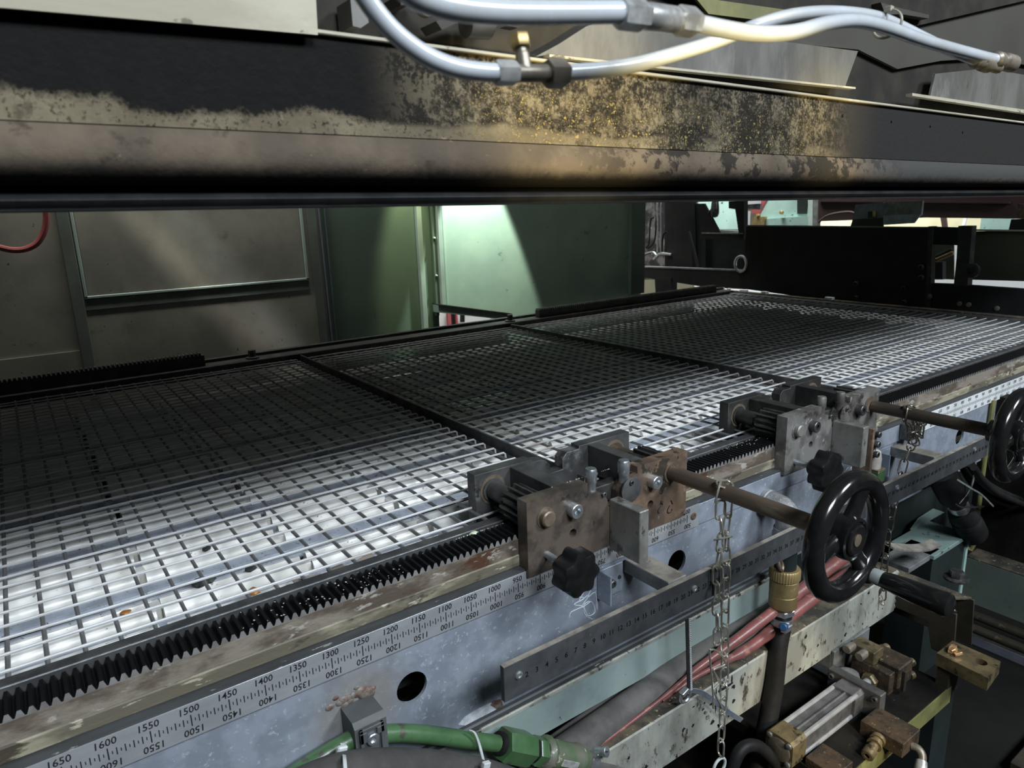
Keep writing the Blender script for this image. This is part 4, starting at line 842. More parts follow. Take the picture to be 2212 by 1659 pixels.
# black strap with clamp hanging from the bar
sk = thing('cable_strap', 'black ribbed cable strap hanging from the numbered bar down to the dirty beam', 'strap', P(1489, 1490, y=-75))
a_, b_ = P(1486, 1335, y=-78), P(1490, 1492, y=-75)
MB().ribbon([a_, a_.lerp(b_, .5), b_], (1, 0, 0), 15, 2.4).build('strap', 'zip_black', sk)
rb_ = MB(); nR = 40
for k in range(nR):
    p = a_.lerp(b_, (k+.5)/nR); rb_.box(p.x+.5, p.x+6, p.y-2.6, p.y-1, p.z-1.1, p.z+1.1)
rb_.build('teeth', 'zip_grey', sk, ang=0)
tc_ = MB(); tc_.ribbon([P(1480, 1492, y=-72), P(1510, 1494, y=-74), P(1540, 1512, y=-76), P(1570, 1536, y=-78), P(1602, 1556, y=-80)], (.2, -.5, 1), 15, 1.6, 4); tc_.build('tail', 'galv', sk, label='bare metal strap tail')
bc = MB(); c = P(1480, 1503, y=-74); bc.tube([c+Vector((14*math.cos(a), 0, 14*math.sin(a))) for a in [2*math.pi*k/18 for k in range(18)]], 4, 8, closed=True); bc.obox(c+Vector((-6, -2, 14)), (1, 0, .4), (0, 1, 0), 10, 6, 5, 1); bc.build('buckle', 'bolt_zinc', sk)

# ================================================================== pneumatic cylinder on its table
tb_ = thing('cylinder_table', 'oily black machine table with a dull yellow edge under the pneumatic cylinder', 'table', (60, -140, -900))
MB().box(-290, 262, -268, 90, -640, -612, 1).build('table_top', 'oily_black', tb_)
MB().prism([(-290, -662), (262, -662), (262, -614), (-290, -614)], 'y', -272, -266).build('edge_plate', 'yellow_green', tb_)
MB().box(195, 300, -266, -60, -900, -640).build('column', 'deep_green', tb_)
cy = thing('pneumatic_cylinder', 'square pneumatic cylinder with bright tie rods and yellowish end cap, under the dirty beam', 'cylinder', (-150, -150, -612))
Y0, Z0 = -150, -577
def rsq(h, c): return [(Y0+sy*(h-cx_), Z0+sz*(h-cz_)) for sy, sz, cx_, cz_ in ((-1, -1, c, 0), (-1, -1, 0, c), (-1, 1, 0, c), (-1, 1, c, 0), (1, 1, c, 0), (1, 1, 0, c), (1, -1, 0, c), (1, -1, c, 0))]
rcap = MB(); rcap.prism(rsq(35, 8), 'x', -330, -276)
rcap.build('rear_cap', 'oily_brass', cy)
MB().lathe((-330, Y0, Z0), (-1, 0, 0), [(0, 29), (1.5, 29), (2, 28), (2, 0)], 36).build('end_disc', 'fitting', cy)
for sy in (-1, 1):
    for sz in (-1, 1): MB().lathe((-330, Y0+sy*25, Z0+sz*25), (-1, 0, 0), [(0, 7), (4, 7), (5, 5), (5, 0)], 12).build('tie_nut', 'bolt_zinc', cy)
MB().prism(rsq(27, 6), 'x', -276, -66).build('barrel', 'alu', cy)
for sy in (-1, 1):
    for sz in (-1, 1):
        MB().cyl((-300, Y0+sy*26, Z0+sz*26), (-50, Y0+sy*26, Z0+sz*26), 6.5, 14).build('tie_rod', 'chrome', cy)
MB().cyl((-276, Y0-6, Z0+29), (-66, Y0-6, Z0+29), 3.5, 12).build('sensor_rail', 'alu', cy)
MB().prism(rsq(34, 9), 'x', -66, -24).build('front_cap', 'alu', cy)
MB().box(-24, 2, -225, -85, Z0-34, Z0+42, 2).build('mounting_flange', 'dark_steel', cy)
for sy in (-212, -98): socket_bolt(MB(), (-24, sy, Z0+26), 8, 8, (-1, 0, 0)).build('cap_screw', 'bolt_black', cy)
MB().cyl((2, Y0, Z0), (64, Y0, Z0), 11, 20).build('piston_rod', 'chrome', cy)
hexprism(MB(), (58, Y0, Z0), (1, 0, 0), 21, 18).build('rod_nut', 'oily_brass', cy)
gr = thing('rod_clevis', 'oily brown bolted clevis block at the end of the piston rod', 'clevis', (120, -150, -612))
MB().box(78, 104, -196, -92, -602, -540, 2).build('front_jaw', 'rusty_block', gr)
MB().box(104, 176, -206, -118, -590, -528, 3).build('block', 'rusty_block', gr)
MB().box(80, 128, -150, -84, -540, -502, 2).build('upper_block', 'oily_brass', gr)
for yy, zz in ((-126, -512), (-92, -508)): MB().lathe((80, yy, zz), (-1, 0, 0), [(0, 10), (6, 10), (6, 12), (30, 12), (32, 10), (32, 0)], 16).build('cap_screw', 'fitting', gr)
for yy, zz in ((-196, -548), (-128, -540), (-200, -584)): MB().lathe((176, yy, zz), (1, -.15, 0), [(0, 11), (14, 11), (16, 9), (16, 6), (8, 5), (8, 0)], 16).build('cap_screw', 'oily_brass', gr)
MB().box(120, 132, -214, -206, -600, -540, 1).build('keeper', 'brown_steel', gr)
hb_ = thing('hanger_bracket', 'grey steel hanger bracket under the dirty beam above the cylinder', 'bracket', (60, -40, -612))
MB().box(30, 210, -70, -62, -596, -520, 1).build('plate', 'grey_steel', hb_); MB().box(30, 42, -62, 20, -600, -532, 1).build('web', 'grey_steel', hb_)
MB().lathe((36, -110, -612), (0, 0, 1), [(0, 42), (14, 42), (30, 30), (48, 26)], 24).build('foot', 'grey_steel', hb_)
vb = thing('flow_valve', 'rusty brown valve block with push-in fitting at the table edge', 'valve', (-55, -265, -612))
MB().box(-96, -16, -318, -216, -612, -573, 1.5).build('block', 'rusty_block', vb)
f1 = P(1868, 1580, y=-292)
MB().lathe((-96, -262, -594), (-1, -.12, -.12), [(0, 17), (10, 17), (10, 13), (22, 13), (22, 17), (27, 17), (27, 11), (44, 11), (44, 14.5), (66, 14.5), (68, 12), (68, 6), (52, 6), (52, 0)], 22).build('push_fitting', 'oily_brass', vb)
e0 = Vector((-52, -318, -600))
MB().tube([e0, e0+Vector((2, -14, 0)), e0+Vector((-2, -26, -10)), e0+Vector((-14, -30, -26))], 9, 14, sub=4).build('elbow', 'fitting', vb)
d_ = Vector((-.75, -.3, -.6)).normalized(); e1 = e0+Vector((-8, -28, -18))
MB().lathe(e1, d_, [(0, 12), (12, 13), (30, 15), (34, 15), (34, 13), (40, 13)], 22).build('collet', 'fitting_bright', vb)
MB().cyl(e1+d_*38, e1+d_*160, 9, 16).build('air_tube', 'blue_grey', vb)
bk_ = MB(); bk_.box(-288, -216, -266, -192, -612, -590, 1.5); bk_.build('brown_block', 'rusty_block', **tagd('small rusty brown block beside the yellowish end cap, bottom edge', 'block'))
lh = thing('lower_loop_hose', 'dark hose loop curving in at the bottom beside the cylinder end cap', 'hose', P(1640, 1680, y=-170))
MB().tube([P(1568, 1720, y=-120), P(1585, 1650, y=-122), P(1605, 1616, y=-125), P(1635, 1611, y=-130), P(1664, 1634, y=-140), P(1690, 1668, y=-150), P(1715, 1720, y=-160)], 14, 16, sub=5).build('hose', 'rubber_black', lh)

# brown channel post at the end of the lower beam, tan block, mint column, far base
bp_ = thing('channel_bracket', 'brown folded steel channel bracket with a black bolt at the right end of the beam', 'bracket', (420, -110, -612))
MB().prism([(-222, -464), (-60, -458), (40, -458), (40, -520), (-150, -520), (-170, -600), (-228, -600)], 'x', 368, 375).build('near_cheek', 'brown_steel', bp_)
MB().prism([(-224, -458), (-40, -456), (40, -456), (40, -600), (-232, -600)], 'x', 470, 476).build('far_cheek', 'brown_steel', bp_)
MB().prism([(368, -222), (420, -176), (476, -216), (476, 40), (368, 40)], 'z', -462, -455).build('web', 'dirt_top', bp_)
bt = P(2066, 1246, z=-448)
bo = MB(); bo.lathe((bt.x, bt.y, -455), (0, 0, 1), [(0, 34), (5, 34), (8, 26)], 24); hexprism(bo, (bt.x, bt.y, -447), (0, 0, 1), 22, 18); bo.build('bolt', 'bolt_black', bp_)
tn = thing('drilled_block', 'tan dirty steel block with a drilled hole beside the brown bracket', 'block', (285, -310, -556))
MB().prism([(228, -362), (326, -352), (326, -236), (236, -236)], 'z', -556, -520, [(284, -322, 15)]).build('block', 'oily_brass', tn, ang=0)
MB().box(240, 300, -270, -240, -640, -556).build('stem', 'brown_steel', tn)
gl = MB(); c = P(2064, 1408, z=-512)
for k in range(6): gl.obox(c+Vector((rd.uniform(-14, 14), rd.uniform(-14, 14), rd.uniform(-2, 3))), (1, rd.uniform(-1, 1), .2), (0, 1, rd.uniform(-.4, .4)), rd.uniform(6, 12), rd.uniform(4, 7), rd.uniform(2, 5), 1)
gl.build('copper_swarf', 'copper_glow', **tagd('glinting heap of copper coloured swarf on the tan drilled block', 'swarf'))
mc = thing('mint_column', 'mint green column head with chipped edges behind the handwheel', 'column', (760, 25, -900))
MB().box(640, 884, -36, 90, -900, -462).build('column', 'deep_green', mc)
MB().box(636, 888, -42, 94, -466, -452, 1.5).build('cap', 'mint_column', mc)
MB().box(872, 888, -42, -34, -900, -456, 1).build('edge', 'mint_light', mc)
gs = [P(a, b, y=92) for a, b in ((1985, 1145), (2026, 1120), (2070, 1134), (2074, 1150))]
MB().prism([(770, -452), (820, -425), (930, -420), (1000, -452)], 'y', 88, 98).build('gusset', 'mint_column', mc)
MB().box(500, 700, -30, 60, -470, -452, 1).build('shelf', 'grey_steel', mc)
fl_ = MB(); fl_.ribbon([P(1918, 1178, y=-50), P(1945, 1182, y=-52), P(1975, 1184, y=-54), P(1998, 1182, y=-55), P(2022, 1172, y=-55)], (0, 1, .25), 34, 5, 4); fl_.build('flat_strip', 'bar_top', **tagd('bent flat metal strip resting on the mint column shelf', 'strip'))
rb2 = thing('floor_rail', 'mint green base rail with tan light painted on top at the lower right', 'rail', (1060, -350, -760))
MB().box(1000, 1100, -900, 0, -760, -592, 2).build('rail', 'rail_green', rb2)
MB().box(1000, 1100, -900, 0, -592, -588).build('lit_top', 'dirt_top', rb2, label='tan light on the rail top')  # dirt material stands in for tan light on the rail top
MB().box(1090, 1150, -900, 40, -588, -20).build('streaked_panel', 'oily_black', rb2)
MB().tube([(1002, 20, -590), (1004, 10, -560), (1030, -6, -552), (1030, -4, -300), (1030, -4, -20)], 8, 10, sub=3).build('edge_rod', 'yellow_green', rb2)
for k, zz in enumerate((-800, -840)): MB().tube([(1000-20*k, 0, zz), (1010-20*k, -400, zz-4), (1000-20*k, -900, zz)], 16, 12, sub=3).build('floor_pipe', 'brown_steel', **tagd(('upper', 'lower')[k]+' brown pipe running below the mint base rail, lower right', 'pipe', 'pipes below the base rail'))
MB().box(980, 1010, -900, 0, -900, -870).build('floor_channel', 'blue_grey', **tagd('bluish floor channel below the two brown pipes, lower right', 'channel'))
MB().box(420, 700, -420, -380, -900, -860, 3).build('floor_angle', 'brown_steel', **tagd('dark brown angle iron lying low at the lower right corner', 'angle iron'))

# corrugated connector, black cables and strap at the right
kn_ = thing('cable_gland', 'large black ribbed cable connector hanging below the right end of the bar', 'connector', P(2098, 1165, y=-40))
a_, b_ = P(2040, 1035, y=-40), P(2100, 1150, y=-46); dd = (b_-a_); Lg = dd.length; dd.normalize()
MB().lathe(a_-dd*60, dd, [(0, 44), (60, 44), (Lg*.30+60, 44), (Lg*.34+60, 26), (Lg*.5+60, 26)], 28).build('neck', 'rubber_black', kn_)
MB().lathe(a_, dd, [(Lg*.44, 28), (Lg*.48, 31), (Lg*.52, 31), (Lg*.54, 27)], 28).build('steel_ring', 'bolt_zinc', kn_)
pr = [(Lg*.56, 30), (Lg*.62, 42), (Lg*.70, 43)]
for k in range(3): pr += [(Lg*(.70+.03*k), 45), (Lg*(.715+.03*k), 42.5)]
pr += [(Lg*.82, 47), (Lg*1.0, 47), (Lg*1.02, 44), (Lg*1.02, 0)]
MB().lathe(a_, dd, pr, 32).build('ribbed_cap', 'rubber_black', kn_)
ti = MB(); ti.ribbon([P(2064, 1088, y=-100), P(2075, 1095, y=-102), P(2092, 1096, y=-102), P(2126, 1094, y=-102)], (0, 0, 1), 5, 1.5, 3); ti.build('cable_tie', 'zip_black', kn_)
for k, (pts, r) in enumerate((([(2078, 1002), (2098, 1038), (2130, 1068), (2165, 1086), (2225, 1108)], 13), ([(2094, 1000), (2120, 1036), (2150, 1058), (2190, 1076), (2230, 1088)], 13), ([(2104, 1010), (2125, 1040), (2160, 1068), (2230, 1098)], 10))):
    MB().tube([P(a, b, y=-70-34*k) for a, b in pts], r, 14, sub=6).build('black_cable', 'rubber_black', **tagd(('lowest', 'uppermost', 'thinner middle')[k]+' of the black cables drooping at the right edge below the far handwheel', 'cable', 'black cables at the right edge'))
bs = MB(); bs.ribbon([P(2108, 978, y=-112), P(2106, 1010, y=-108), (P(2102, 1040, y=-100)), P(2092, 1064, y=-96), P(2074, 1086, y=-94)], (1, 0, .5), 11, 2.5, 5); bs.build('braided_strap', 'chrome', **tagd('braided grey strap looped under the right end of the numbered bar', 'strap'))
wt = MB(); wt.ribbon([P(2068, 1036, y=-120), P(2100, 1056, y=-122), P(2120, 1068, y=-124), P(2146, 1094, y=-126)], (.5, 0, .8), 5, 1.5, 4); wt.build('loose_tie', 'grey_steel', **tagd('loose grey cable tie end sticking out over the black cables', 'cable tie'))
dg = MB().box(560, 1500, -40, -8, -160, -138, 2); dg.build('green_angle', 'deep_green', **tagd('dark green angle strip under the far end of the beam', 'angle strip'))

# ================================================================== upper heater hood
hd = thing('heater_hood', 'big sooty upper heater hood hanging over the wire mesh bed', 'heater hood', HOOD)
XL, XR = -2700, 2150
fas = MB(); fas.prism([(-254, 723.5), (-250, 811), (-200, 811), (-200, 723.5)], 'x', XL, XR); fas.build('fascia', 'fascia', hd, label='front fascia with soot and painted shade')
rol = MB(); rol.prism([(-252, 723), (-257, 722), (-262, 712), (-264, 702), (-263, 693), (-259, 685), (-252, 680), (-243, 677), (-230, 675.5), (-200, 675.5), (-200, 723)], 'x', XL, XR); rol.build('rolled_edge', 'roll', hd, ang=50)
lip = MB(); lip.prism([(-226, 675), (-234, 671), (-244, 668), (-246, 664.5), (-243, 659), (-236, 656.5), (-225, 656), (-180, 656), (-180, 675)], 'x', XL, XR); lip.build('lower_lip', 'hood_lip', hd, ang=50)
MB().box(XL, XR, -200, 2000, 690, 720).build('heater_face', 'tile', hd, ang=0)  # unseen underside, made pale to bounce light onto the wires
MB().box(XL, XR, -256, -196, 811, 815, 1).build('top_ledge', 'cover_pale', hd)
MB().box(XL, XR, -205, -198, 815, 1500).build('inner_panel', 'hood_inner', hd)
MB().box(XL, XR, -198, 2000, 1490, 1500).build('roof_sheet', 'hood_inner', hd, ang=0)
def PY(pts, y): return [(v.x, v.z) for v in (P(a, b, y=y) for a, b in pts)]
a, b = P(0, 62, y=-260), P(683, 105, y=-260); sl_ = (b.z-a.z)/(b.x-a.x)
MB().prism([(-2700, a.z-sl_*(a.x+2700)), (b.x, b.z), (P(683, -40, y=-260).x, 1000), (-2700, 1000)], 'y', -263, -259).build('cover_plate', 'cover_pale', hd, label='pale speckled cover plate')
MB().prism(PY([(1150, 140), (1200, 112), (1260, 72), (1300, 58), (1410, 55), (1640, 90), (1848, 112), (1820, 190), (1500, 164), (1180, 134)], -226), 'y', -229, -225).build('cover_plate', 'cover_grey', hd, label='brushed grey cover plate with slanted end')
MB().prism(PY([(1180, 134), (1842, 190), (1842, 194), (1180, 140)], -232), 'y', -236, -224).build('plate_flange', 'cover_pale', hd)
MB().prism(PY([(2016, 157), (2125, 143), (2300, 168), (2300, 248), (2005, 205)], -226), 'y', -229, -225).build('cover_plate', 'cover_grey', hd, label='grey cover plate at the right edge')
MB().prism(PY([(1965, 200), (2300, 242), (2300, 250), (1965, 206)], -232), 'y', -236, -224).build('plate_flange', 'cover_pale', hd)
MB().prism(PY([(1690, 96), (1800, 20), (1960, 58), (2212, -6), (2320, -40), (2320, 150), (2130, 120), (2030, 128), (1935, 148), (1850, 108)], -212), 'y', -214, -208).build('side_sheet', 'hood_sheet', hd)
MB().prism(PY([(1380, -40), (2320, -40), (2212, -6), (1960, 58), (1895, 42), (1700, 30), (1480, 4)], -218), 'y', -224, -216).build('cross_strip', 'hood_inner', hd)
MB().prism(PY([(1490, 4), (1710, 30), (1730, 44), (1640, 52), (1520, 40)], -222), 'y', -228, -224).build('olive_strip', 'yellow_green', hd)
MB().prism(PY([(1880, 10), (1925, 22), (1985, 34), (1985, 42), (1925, 34), (1890, 36)], -224), 'y', -240, -224).build('corner_lug', 'hood_sheet', hd)
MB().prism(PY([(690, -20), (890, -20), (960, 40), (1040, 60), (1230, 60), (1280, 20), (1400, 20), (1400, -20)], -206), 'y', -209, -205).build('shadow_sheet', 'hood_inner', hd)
for poly, m_, y_ in (([(742, 30), (770, 24), (782, 80), (765, 92), (748, 88)], 'cover_grey', -232), ([(845, 20), (900, 8), (905, 14), (870, 40), (850, 42)], 'hood_sheet', -236), ([(925, 74), (1000, 50), (1004, 60), (938, 92)], 'hood_sheet', -240)):
    MB().prism(PY(poly, y_), 'y', y_-14, y_+20).build('inner_bracket', m_, hd)
MB().cyl(P(1003, 70, y=-236), P(1052, 72, y=-236), 15, 20).build('valve_body', 'cover_grey', hd)
MB().tube([P(1052, 50, y=-244), P(1056, 72, y=-244), P(1066, 78, y=-244)], 2.5, 8).build('valve_wire', 'cover_pale', hd)
MB().lathe(P(912, 34, y=-236), (0, -1, 0), [(0, 12), (8, 12), (9, 4), (14, 4), (14, 0)], 16).build('inner_knob', 'fitting', hd)
MB().prism(PY([(1080, 78), (1110, 62), (1120, 72), (1105, 82)], -240), 'y', -250, -236).build('inner_bracket', 'rusty_block', hd)
for px, py in ((1820, 252), (1926, 262), (2010, 270), (2080, 282)):
    MB().lathe(P(px, py, y=-252), (0, -1, 0), [(0, 2.4), (1, 2.2), (1, 0)], 10).build('rivet', 'ink', hd)
hd.rotation_euler = (0, 0.0107, 0)

# two white hoses in front of the hood
def pth(l, f): return [P(a, b, y=f(a)) for a, b in l]
ah = thing('white_hose', 'thick glossy white air hose with pale fitting, uppermost across the hood', 'hose', P(1900, 60, y=-520))
fA = lambda px: -560+max(0, px-1335)*.07
MB().tube(pth([(840, -60), (880, -22), (920, 0), (980, 16), (1050, 24), (1130, 27), (1230, 27), (1338, 26)], fA), 7.3, 18, sub=5).build('hose', 'hose_white', ah)
MB().tube(pth([(1495, 49), (1560, 62), (1620, 71), (1680, 73), (1730, 66), (1790, 50), (1850, 45), (1910, 58), (1990, 86), (2060, 106), (2130, 124), (2150, 128)], fA), 6.6, 18, sub=5).build('hose', 'hose_white', ah)
A_, B_ = P(1336, 27, y=fA(1336)), P(1500, 49, y=fA(1500)); dd = B_-A_; Lg = dd.length; dd.normalize()
hexprism(MB(), A_, dd, 10.5, Lg*.30).build('fitting_nut', 'fitting_bright', ah)
MB().lathe(A_, dd, [(Lg*.3, 8), (Lg*.36, 9), (Lg*.7, 9), (Lg*.74, 7)], 18).build('fitting_body', 'fitting_bright', ah)
hexprism(MB(), A_+dd*Lg*.74, dd, 10.5, Lg*.26).build('fitting_nut', 'fitting_bright', ah)
A2, B2 = P(2148, 127, y=fA(2148)), P(2230, 150, y=fA(2230))
MB().lathe(A2, B2-A2, [(0, 7), (4, 10), (16, 10), (18, 8), (26, 8), (28, 11), (60, 11)], 18).build('end_fitting', 'fitting', ah)
th2 = thing('white_hose', 'thinner white air hose dipping through a brass tee fitting under the thick one', 'hose', P(1140, 175, y=-500))
fB = lambda px: -500.0
MB().tube(pth([(760, -50), (785, -12), (812, 26), (845, 64), (885, 98), (930, 126), (980, 145), (1030, 154), (1072, 157)], fB), 6.3, 16, sub=5).build('hose', 'hose_white', th2)
MB().tube(pth([(1218, 157), (1290, 152), (1370, 140), (1450, 119), (1530, 95), (1590, 73), (1640, 53), (1700, 35), (1760, 27), (1820, 27), (1880, 34), (1925, 48), (2000, 84), (2060, 112), (2110, 132)], fB), 6.0, 16, sub=5).build('hose', 'hose_white', th2)
A_, B_ = P(1070, 157, y=-500), P(1222, 159, y=-500); dd = B_-A_; Lg = dd.length; dd.normalize()
hexprism(MB(), A_, dd, 8.6, Lg*.27).build('fitting_nut', 'fitting_bright', th2)
MB().lathe(A_, dd, [(Lg*.27, 5.5), (Lg*.3, 6), (Lg*.7, 6.4), (Lg*.72, 5.6)], 16).build('tee_body', 'fitting', th2)
hexprism(MB(), A_+dd*Lg*.72, dd, 10.5, Lg*.26).build('fitting_nut', 'fitting', th2)
tp_ = P(1134, 154, y=-500); MB().lathe(tp_, (0, .25, 1), [(0, 5.5), (12, 5), (13, 4), (17, 4)], 16).build('tee_branch', 'fitting', th2)
hexprism(MB(), tp_+Vector((0, 3.8, 16)), (0, .25, 1), 7.5, 9).build('brass_nut', 'brass_nut', th2)
A2, B2 = P(2105, 130, y=-500), P(2190, 158, y=-500)
MB().lathe(A2, B2-A2, [(0, 6), (3, 9), (14, 9), (16, 7), (24, 7), (26, 10), (40, 10), (42, 7), (70, 7)], 16).build('end_fitting', 'fitting', th2)
zt = MB(); c = P(1916, 54, y=-508); t_ = (P(1960, 70, y=-508)-P(1880, 40, y=-508)).normalized(); up_ = (Vector((0, 0, 1))-t_*t_.z).normalized(); s_ = t_.cross(up_)
zt.tube([c+up_*13.5*math.cos(q_)+s_*15*math.sin(q_)+up_*1 for q_ in [2*math.pi*k/28 for k in range(28)]], 1.4, 6, closed=True); zt.obox(c+up_*15, t_, s_, 3, 4, 3, .8)
zt.build('cable_tie', 'cover_pale', **tagd('pale cable tie binding both white hoses at the upper right', 'cable tie'))

# ================================================================== beyond the bed: black carriage, far machines
def PXp(pts, x): return [(v.y, v.z) for v in (P(a, b, x=x) for a, b in pts)]
def pxbox(nm, m_, pts, x, th, parent, **t): return MB().prism(PXp(pts, x), 'x', x, x+th).build(nm, m_, parent, ang=0, **t)
cbm = thing('black_carriage', 'black steel cross carriage standing beyond the far end of the mesh bed', 'machine carriage', (2230, 1300, 90))
pxbox('main_plate', 'black_frame', [(1612, 488), (2012, 492), (2005, 668), (1800, 651), (1600, 623), (1606, 560)], 2200, 50, cbm)
pxbox('top_trim', 'cover_grey', [(1612, 486), (2012, 490), (2012, 493), (1612, 489)], 2196, 4, cbm)
pxbox('low_beam', 'black_frame', [(1380, 578), (1610, 586), (1610, 625), (1522, 620), (1415, 603), (1380, 598)], 2204, 60, cbm)
pxbox('beam_edge', 'grey_steel', [(1388, 575), (1606, 583), (1606, 586), (1388, 578)], 2200, 40, cbm)
pxbox('post', 'black_frame', [(1440, 430), (1492, 430), (1496, 578), (1442, 576)], 2300, 60, cbm)
pxbox('cabinet', 'deep_green', [(1492, 440), (1516, 440), (1516, 578), (1496, 578)], 2340, 40, cbm)
pxbox('gusset', 'black_frame', [(1514, 440), (1522, 440), (1556, 503), (1514, 508)], 2250, 12, cbm)
pxbox('shelf', 'black_frame', [(1512, 504), (1606, 506), (1606, 518), (1512, 516)], 2240, 60, cbm)
pxbox('shelf_edge', 'grey_steel', [(1516, 502), (1604, 503), (1604, 506), (1516, 505)], 2236, 5, cbm)
pxbox('upper_box', 'black_frame', [(1574, 435), (1607, 432), (1607, 506), (1596, 506), (1588, 452), (1574, 450)], 2240, 40, cbm)
pxbox('dark_sheet', 'black_frame', [(1436, 424), (1500, 424), (1500, 600), (1436, 600)], 2440, 10, cbm)
pxbox('clutter_sheet', 'clutter', [(1384, 424), (1440, 424), (1440, 604), (1384, 604)], 2700, 10, cbm)
pxbox('olive_sheet', 'deep_green', [(1504, 514), (1612, 514), (1612, 582), (1504, 580)], 2420, 10, cbm)
MB().tube([P(1488, 500, x=2240), P(1496, 530, x=2240), P(1508, 576, x=2240)], 11, 8).build('strut', 'black_frame', cbm)
MB().tube([P(1532, 462, x=2260), P(1540, 452, x=2260), P(1546, 430, x=2260)], 14, 10).build('motor_arm', 'black_frame', cbm)
MB().lathe(P(1545, 430, x=2250), P(1544, 470, x=2250)-P(1545, 430, x=2250), [(0, 20), (50, 26), (90, 28), (112, 20), (120, 0)], 16).build('motor', 'bolt_black', cbm)
c = P(1600, 570, x=2196); MB().tube([c+Vector((0, 42*math.cos(a), 48*math.sin(a))) for a in [2*math.pi*k/28 for k in range(28)]], 9, 8, closed=True).build('roller_ring', 'chrome', cbm)
for k, (l, r) in enumerate((([(1420, 436), (1421, 500), (1420, 545)], 7), ([(1428, 436), (1428, 545)], 6), ([(1412, 470), (1405, 478), (1402, 525), (1395, 535)], 6), ([(1418, 470), (1414, 520), (1400, 536)], 6), ([(1440, 500), (1432, 510), (1430, 545)], 6))):
    MB().tube([P(a, b, x=2330) for a, b in l], r, 8, sub=4).build('cable', 'bolt_zinc' if k < 2 else 'rubber_black', cbm)
for l in ([(1392, 550), (1410, 545), (1420, 556)], [(1412, 560), (1425, 548), (1450, 550)]): MB().tube([P(a, b, x=2290) for a, b in l], 9, 8, sub=4).build('cable', 'bolt_zinc', cbm)
pxbox('clamp_foot', 'black_frame', [(1414, 600), (1450, 600), (1450, 636), (1416, 634)], 2196, 60, cbm)
pxbox('upright', 'plate_black', [(2005, 489), (2016, 489), (2012, 560), (2010, 668), (1998, 668), (2003, 560)], 2190, 40, cbm)
pxbox('bridge', 'black_frame', [(2012, 490), (2072, 492), (2072, 530), (2014, 528)], 2196, 40, cbm)
pxbox('upright', 'plate_black', [(2070, 488), (2100, 488), (2094, 560), (2090, 618), (2060, 618), (2066, 560)], 2186, 50, cbm)
pxbox('low_plate', 'black_frame', [(2002, 612), (2060, 614), (2230, 626), (2230, 694), (2120, 680), (2002, 668)], 2194, 40, cbm)
pxbox('side_sheet', 'olive_panel', [(2092, 500), (2230, 498), (2230, 608), (2090, 604)], 2330, 10, cbm)
pxbox('side_trim', 'cover_pale', [(2100, 495), (2230, 497), (2230, 500), (2100, 499)], 2326, 5, cbm)
pxbox('inner_sheet', 'olive_panel', [(2010, 526), (2060, 526), (2060, 604), (2010, 602)], 2560, 10, cbm)
pxbox('inner_box', 'black_frame', [(2016, 566), (2036, 566), (2036, 604), (2016, 604)], 2460, 40, cbm)
ec = MB()
a_, b_ = P(2019, 563, x=2420), P(2056, 547, x=2420)
for k in range(9):
    p = a_.lerp(b_, k/8); ec.box(p.x-8, p.x+8, p.y-10, p.y+6, p.z-8, p.z+8, 1)
ec.build('drag_chain', 'brass', cbm)
MB().tube([P(2018, 556, x=2430), P(2056, 538, x=2430)], 8, 8).build('cable', 'rubber_black', cbm)
for px, py, x_, r in ((2102, 584, 2180, 34), (1993, 577, 2196, 13), (1993, 599, 2196, 13), (1852, 612, 2196, 12), (1956, 622, 2196, 12), (1852, 642, 2196, 10), (1956, 652, 2196, 11)):
    MB().lathe(P(px, py, x=x_), (-1, 0, 0), [(0, r), (22, r), (24, r*.8), (24, r*.5), (14, r*.45), (14, 0)], 18).build('bolt', 'plate_black', cbm)
for px, py in ((2073, 656), (2093, 658), (2154, 666), (2010, 640)): MB().lathe(P(px, py, x=2193), (-1, 0, 0), [(0, 11), (6, 11), (7, 6), (7, 0)], 14).build('bolt', 'fitting', cbm)
tl = thing('end_tray', 'pale dusty ledge strip between the far end of the mesh and the black carriage', 'ledge', (2170, 1500, 60))
MB().box(2142, 2190, 200, 2120, 60, 98, 1).build('ledge', 'dirt_top', tl)
for a_, b_, w_ in ((1556, 624, 16), (1572, 624, 6), (1605, 627, 22), (1650, 631, 18), (1790, 646, 22)): 
    p = P(a_, b_, x=2150); MB().box(2145, 2175, p.y-w_, p.y+w_, 98, 112, 1).build('chip', 'white_paint', tl)
fm = thing('far_mint_machine', 'pale mint machine frame seen beyond the black carriage, under the hood', 'machine', (3050, 3000, -900))
pxbox('side_plate', 'mint_light', [(1665, 424), (1762, 420), (1756, 486), (1630, 488), (1634, 478)], 3000, 30, fm)
pxbox('flange', 'mint_light', [(1640, 474), (1757, 466), (1757, 486), (1632, 488)], 2960, 40, fm)
pxbox('frame_leg', 'trim_light', [(1745, 418), (1756, 418), (1755, 490), (1746, 490)], 2950, 40, fm)
pxbox('grey_post', 'grey_steel', [(1757, 418), (1768, 418), (1765, 490), (1756, 490)], 2945, 40, fm)
pxbox('recess', 'deep_green', [(1722, 424), (1746, 424), (1742, 462), (1722, 462)], 2994, 6, fm)
pxbox('rear_plate', 'mint_light', [(1508, 425), (1592, 425), (1592, 495), (1508, 495)], 3300, 30, fm)
pxbox('foot_block', 'brass', [(1628, 468), (1652, 468), (1650, 486), (1626, 486)], 2940, 30, fm)
for px, py in ((1640, 465), (1690, 460)): MB().lathe(P(px, py, x=2955), (-1, 0, .3), [(0, 14), (20, 14), (22, 8), (22, 0)], 12).build('bolt', 'brass_nut', fm)
pxbox('body', 'white_paint', [(1500, 495), (2300, 520), (2300, 760), (1500, 720)], 3350, 40, fm)
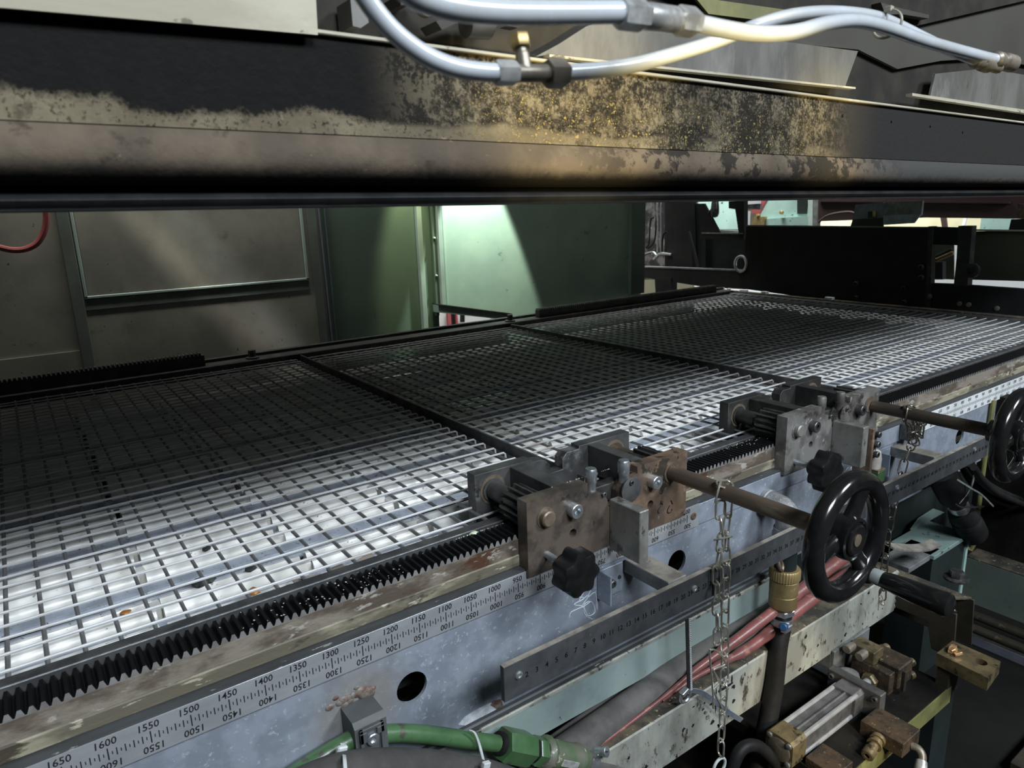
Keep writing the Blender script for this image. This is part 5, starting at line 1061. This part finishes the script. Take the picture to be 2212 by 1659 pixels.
rs = thing('striped_rack', 'small red and white framework with a label plate beyond the black carriage', 'frame', (3100, 3500, -900))
pxbox('white_bar', 'white_paint', [(1610, 434), (1640, 432), (1640, 440), (1610, 442)], 2700, 20, rs); pxbox('grey_bar', 'grey_steel', [(1610, 442), (1642, 440), (1642, 452), (1610, 452)], 2720, 20, rs)
pxbox('red_bar', 'red_paint', [(1630, 424), (1660, 422), (1640, 462), (1622, 462)], 2760, 20, rs); pxbox('label_plate', 'white_paint', [(1608, 456), (1620, 456), (1618, 492), (1606, 492)], 2690, 8, rs)
for py in (464, 470): MB().lathe(P(1613, py, x=2690), (-1, 0, 0), [(0, 5), (2, 5), (2, 0)], 10).build('dot', 'ink', rs)
mr = thing('maroon_beam', 'dark maroon beam crossing beyond the black carriage, just under the hood lip', 'beam', (2930, 1800, 500))
pxbox('beam', 'maroon', [(1768, 420), (2320, 425), (2320, 474), (2000, 470), (1768, 478)], 2900, 60, mr)
pxbox('rib', 'maroon', [(1768, 432), (2180, 436), (2180, 440), (1768, 436)], 2880, 20, mr)
MB().tube([P(1768, 480, x=2860), P(1790, 465, x=2860), (P(1830, 458, x=2860)), P(1850, 462, x=2860)], 8, 8, sub=4).build('hose', 'maroon', mr)
pxbox('end_block', 'rusty_block', [(2198, 440), (2240, 440), (2240, 470), (2197, 470)], 2700, 40, mr)
for k, (pts, m_, lb) in enumerate((([(1848, 442), (1908, 437), (1906, 478), (1840, 482)], 'blue_grey', 'left bluish grey bracket plate on top of the black carriage'), ([(1910, 438), (1993, 434), (1990, 464), (1970, 478), (1908, 484)], 'grey_steel', 'right speckled grey bracket plate on top of the black carriage'))):
    t = thing('bracket_plate', lb, 'bracket', (2260, P(1880+60*k, 470, x=2240).y, 480), 'bracket plates on the carriage')
    pxbox('plate', m_, pts, 2240, 16, t)
    if k == 0: pxbox('notch', 'ink', [(1875, 457), (1892, 456), (1891, 470), (1874, 471)], 2236, 4, t); pxbox('pin', 'brass_nut', [(1885, 456), (1891, 456), (1890, 468), (1885, 468)], 2230, 5, t); pxbox('foot', 'plate_black', [(1842, 474), (1908, 470), (1906, 490), (1836, 492)], 2232, 14, t)
    else: pxbox('foot', 'galv', [(1908, 466), (1990, 462), (1975, 482), (1908, 486)], 2232, 6, t)
fc = thing('far_cabinet', 'cream painted cabinet glowing in daylight beyond the black carriage', 'cabinet', (4200, 1600, -900))
pxbox('front', 'cream_wall', [(1755, 440), (2330, 470), (2330, 760), (1755, 720)], 4000, 60, fc)
pxbox('purple_post', 'maroon', [(2030, 462), (2042, 462), (2046, 500), (2036, 500)], 3900, 20, fc); pxbox('grey_post', 'white_paint', [(2084, 462), (2090, 462), (2080, 500), (2074, 500)], 3900, 20, fc)
pxbox('mint_box', 'mint_light', [(2120, 470), (2186, 470), (2180, 498), (2116, 498)], 3600, 40, fc)
pxbox('dark_hose_box', 'black_frame', [(2184, 474), (2230, 472), (2230, 500), (2178, 500)], 2500, 40, fc)
rw = thing('rear_rack', 'white and red shelving glimpsed through the low gap under the enclosure', 'shelving', (700, 3600, -900))
def pyb(nm, m_, pts, y, th, parent): return MB().prism(PY(pts, y), 'y', y, y+th).build(nm, m_, parent, ang=0)
pyb('white_panel', 'white_paint', [(935, 660), (1060, 660), (1060, 720), (935, 720)], 3600, 30, rw)
pyb('red_post', 'red_paint', [(966, 664), (973, 664), (976, 706), (968, 706)], 3560, 20, rw); pyb('red_post', 'red_paint', [(984, 668), (987, 668), (990, 700), (986, 700)], 3560, 20, rw)
pyb('dark_post', 'black_frame', [(974, 664), (984, 668), (986, 700), (977, 704)], 3580, 10, rw); pyb('dark_post', 'black_frame', [(997, 676), (1004, 676), (1004, 696), (997, 696)], 3560, 20, rw)
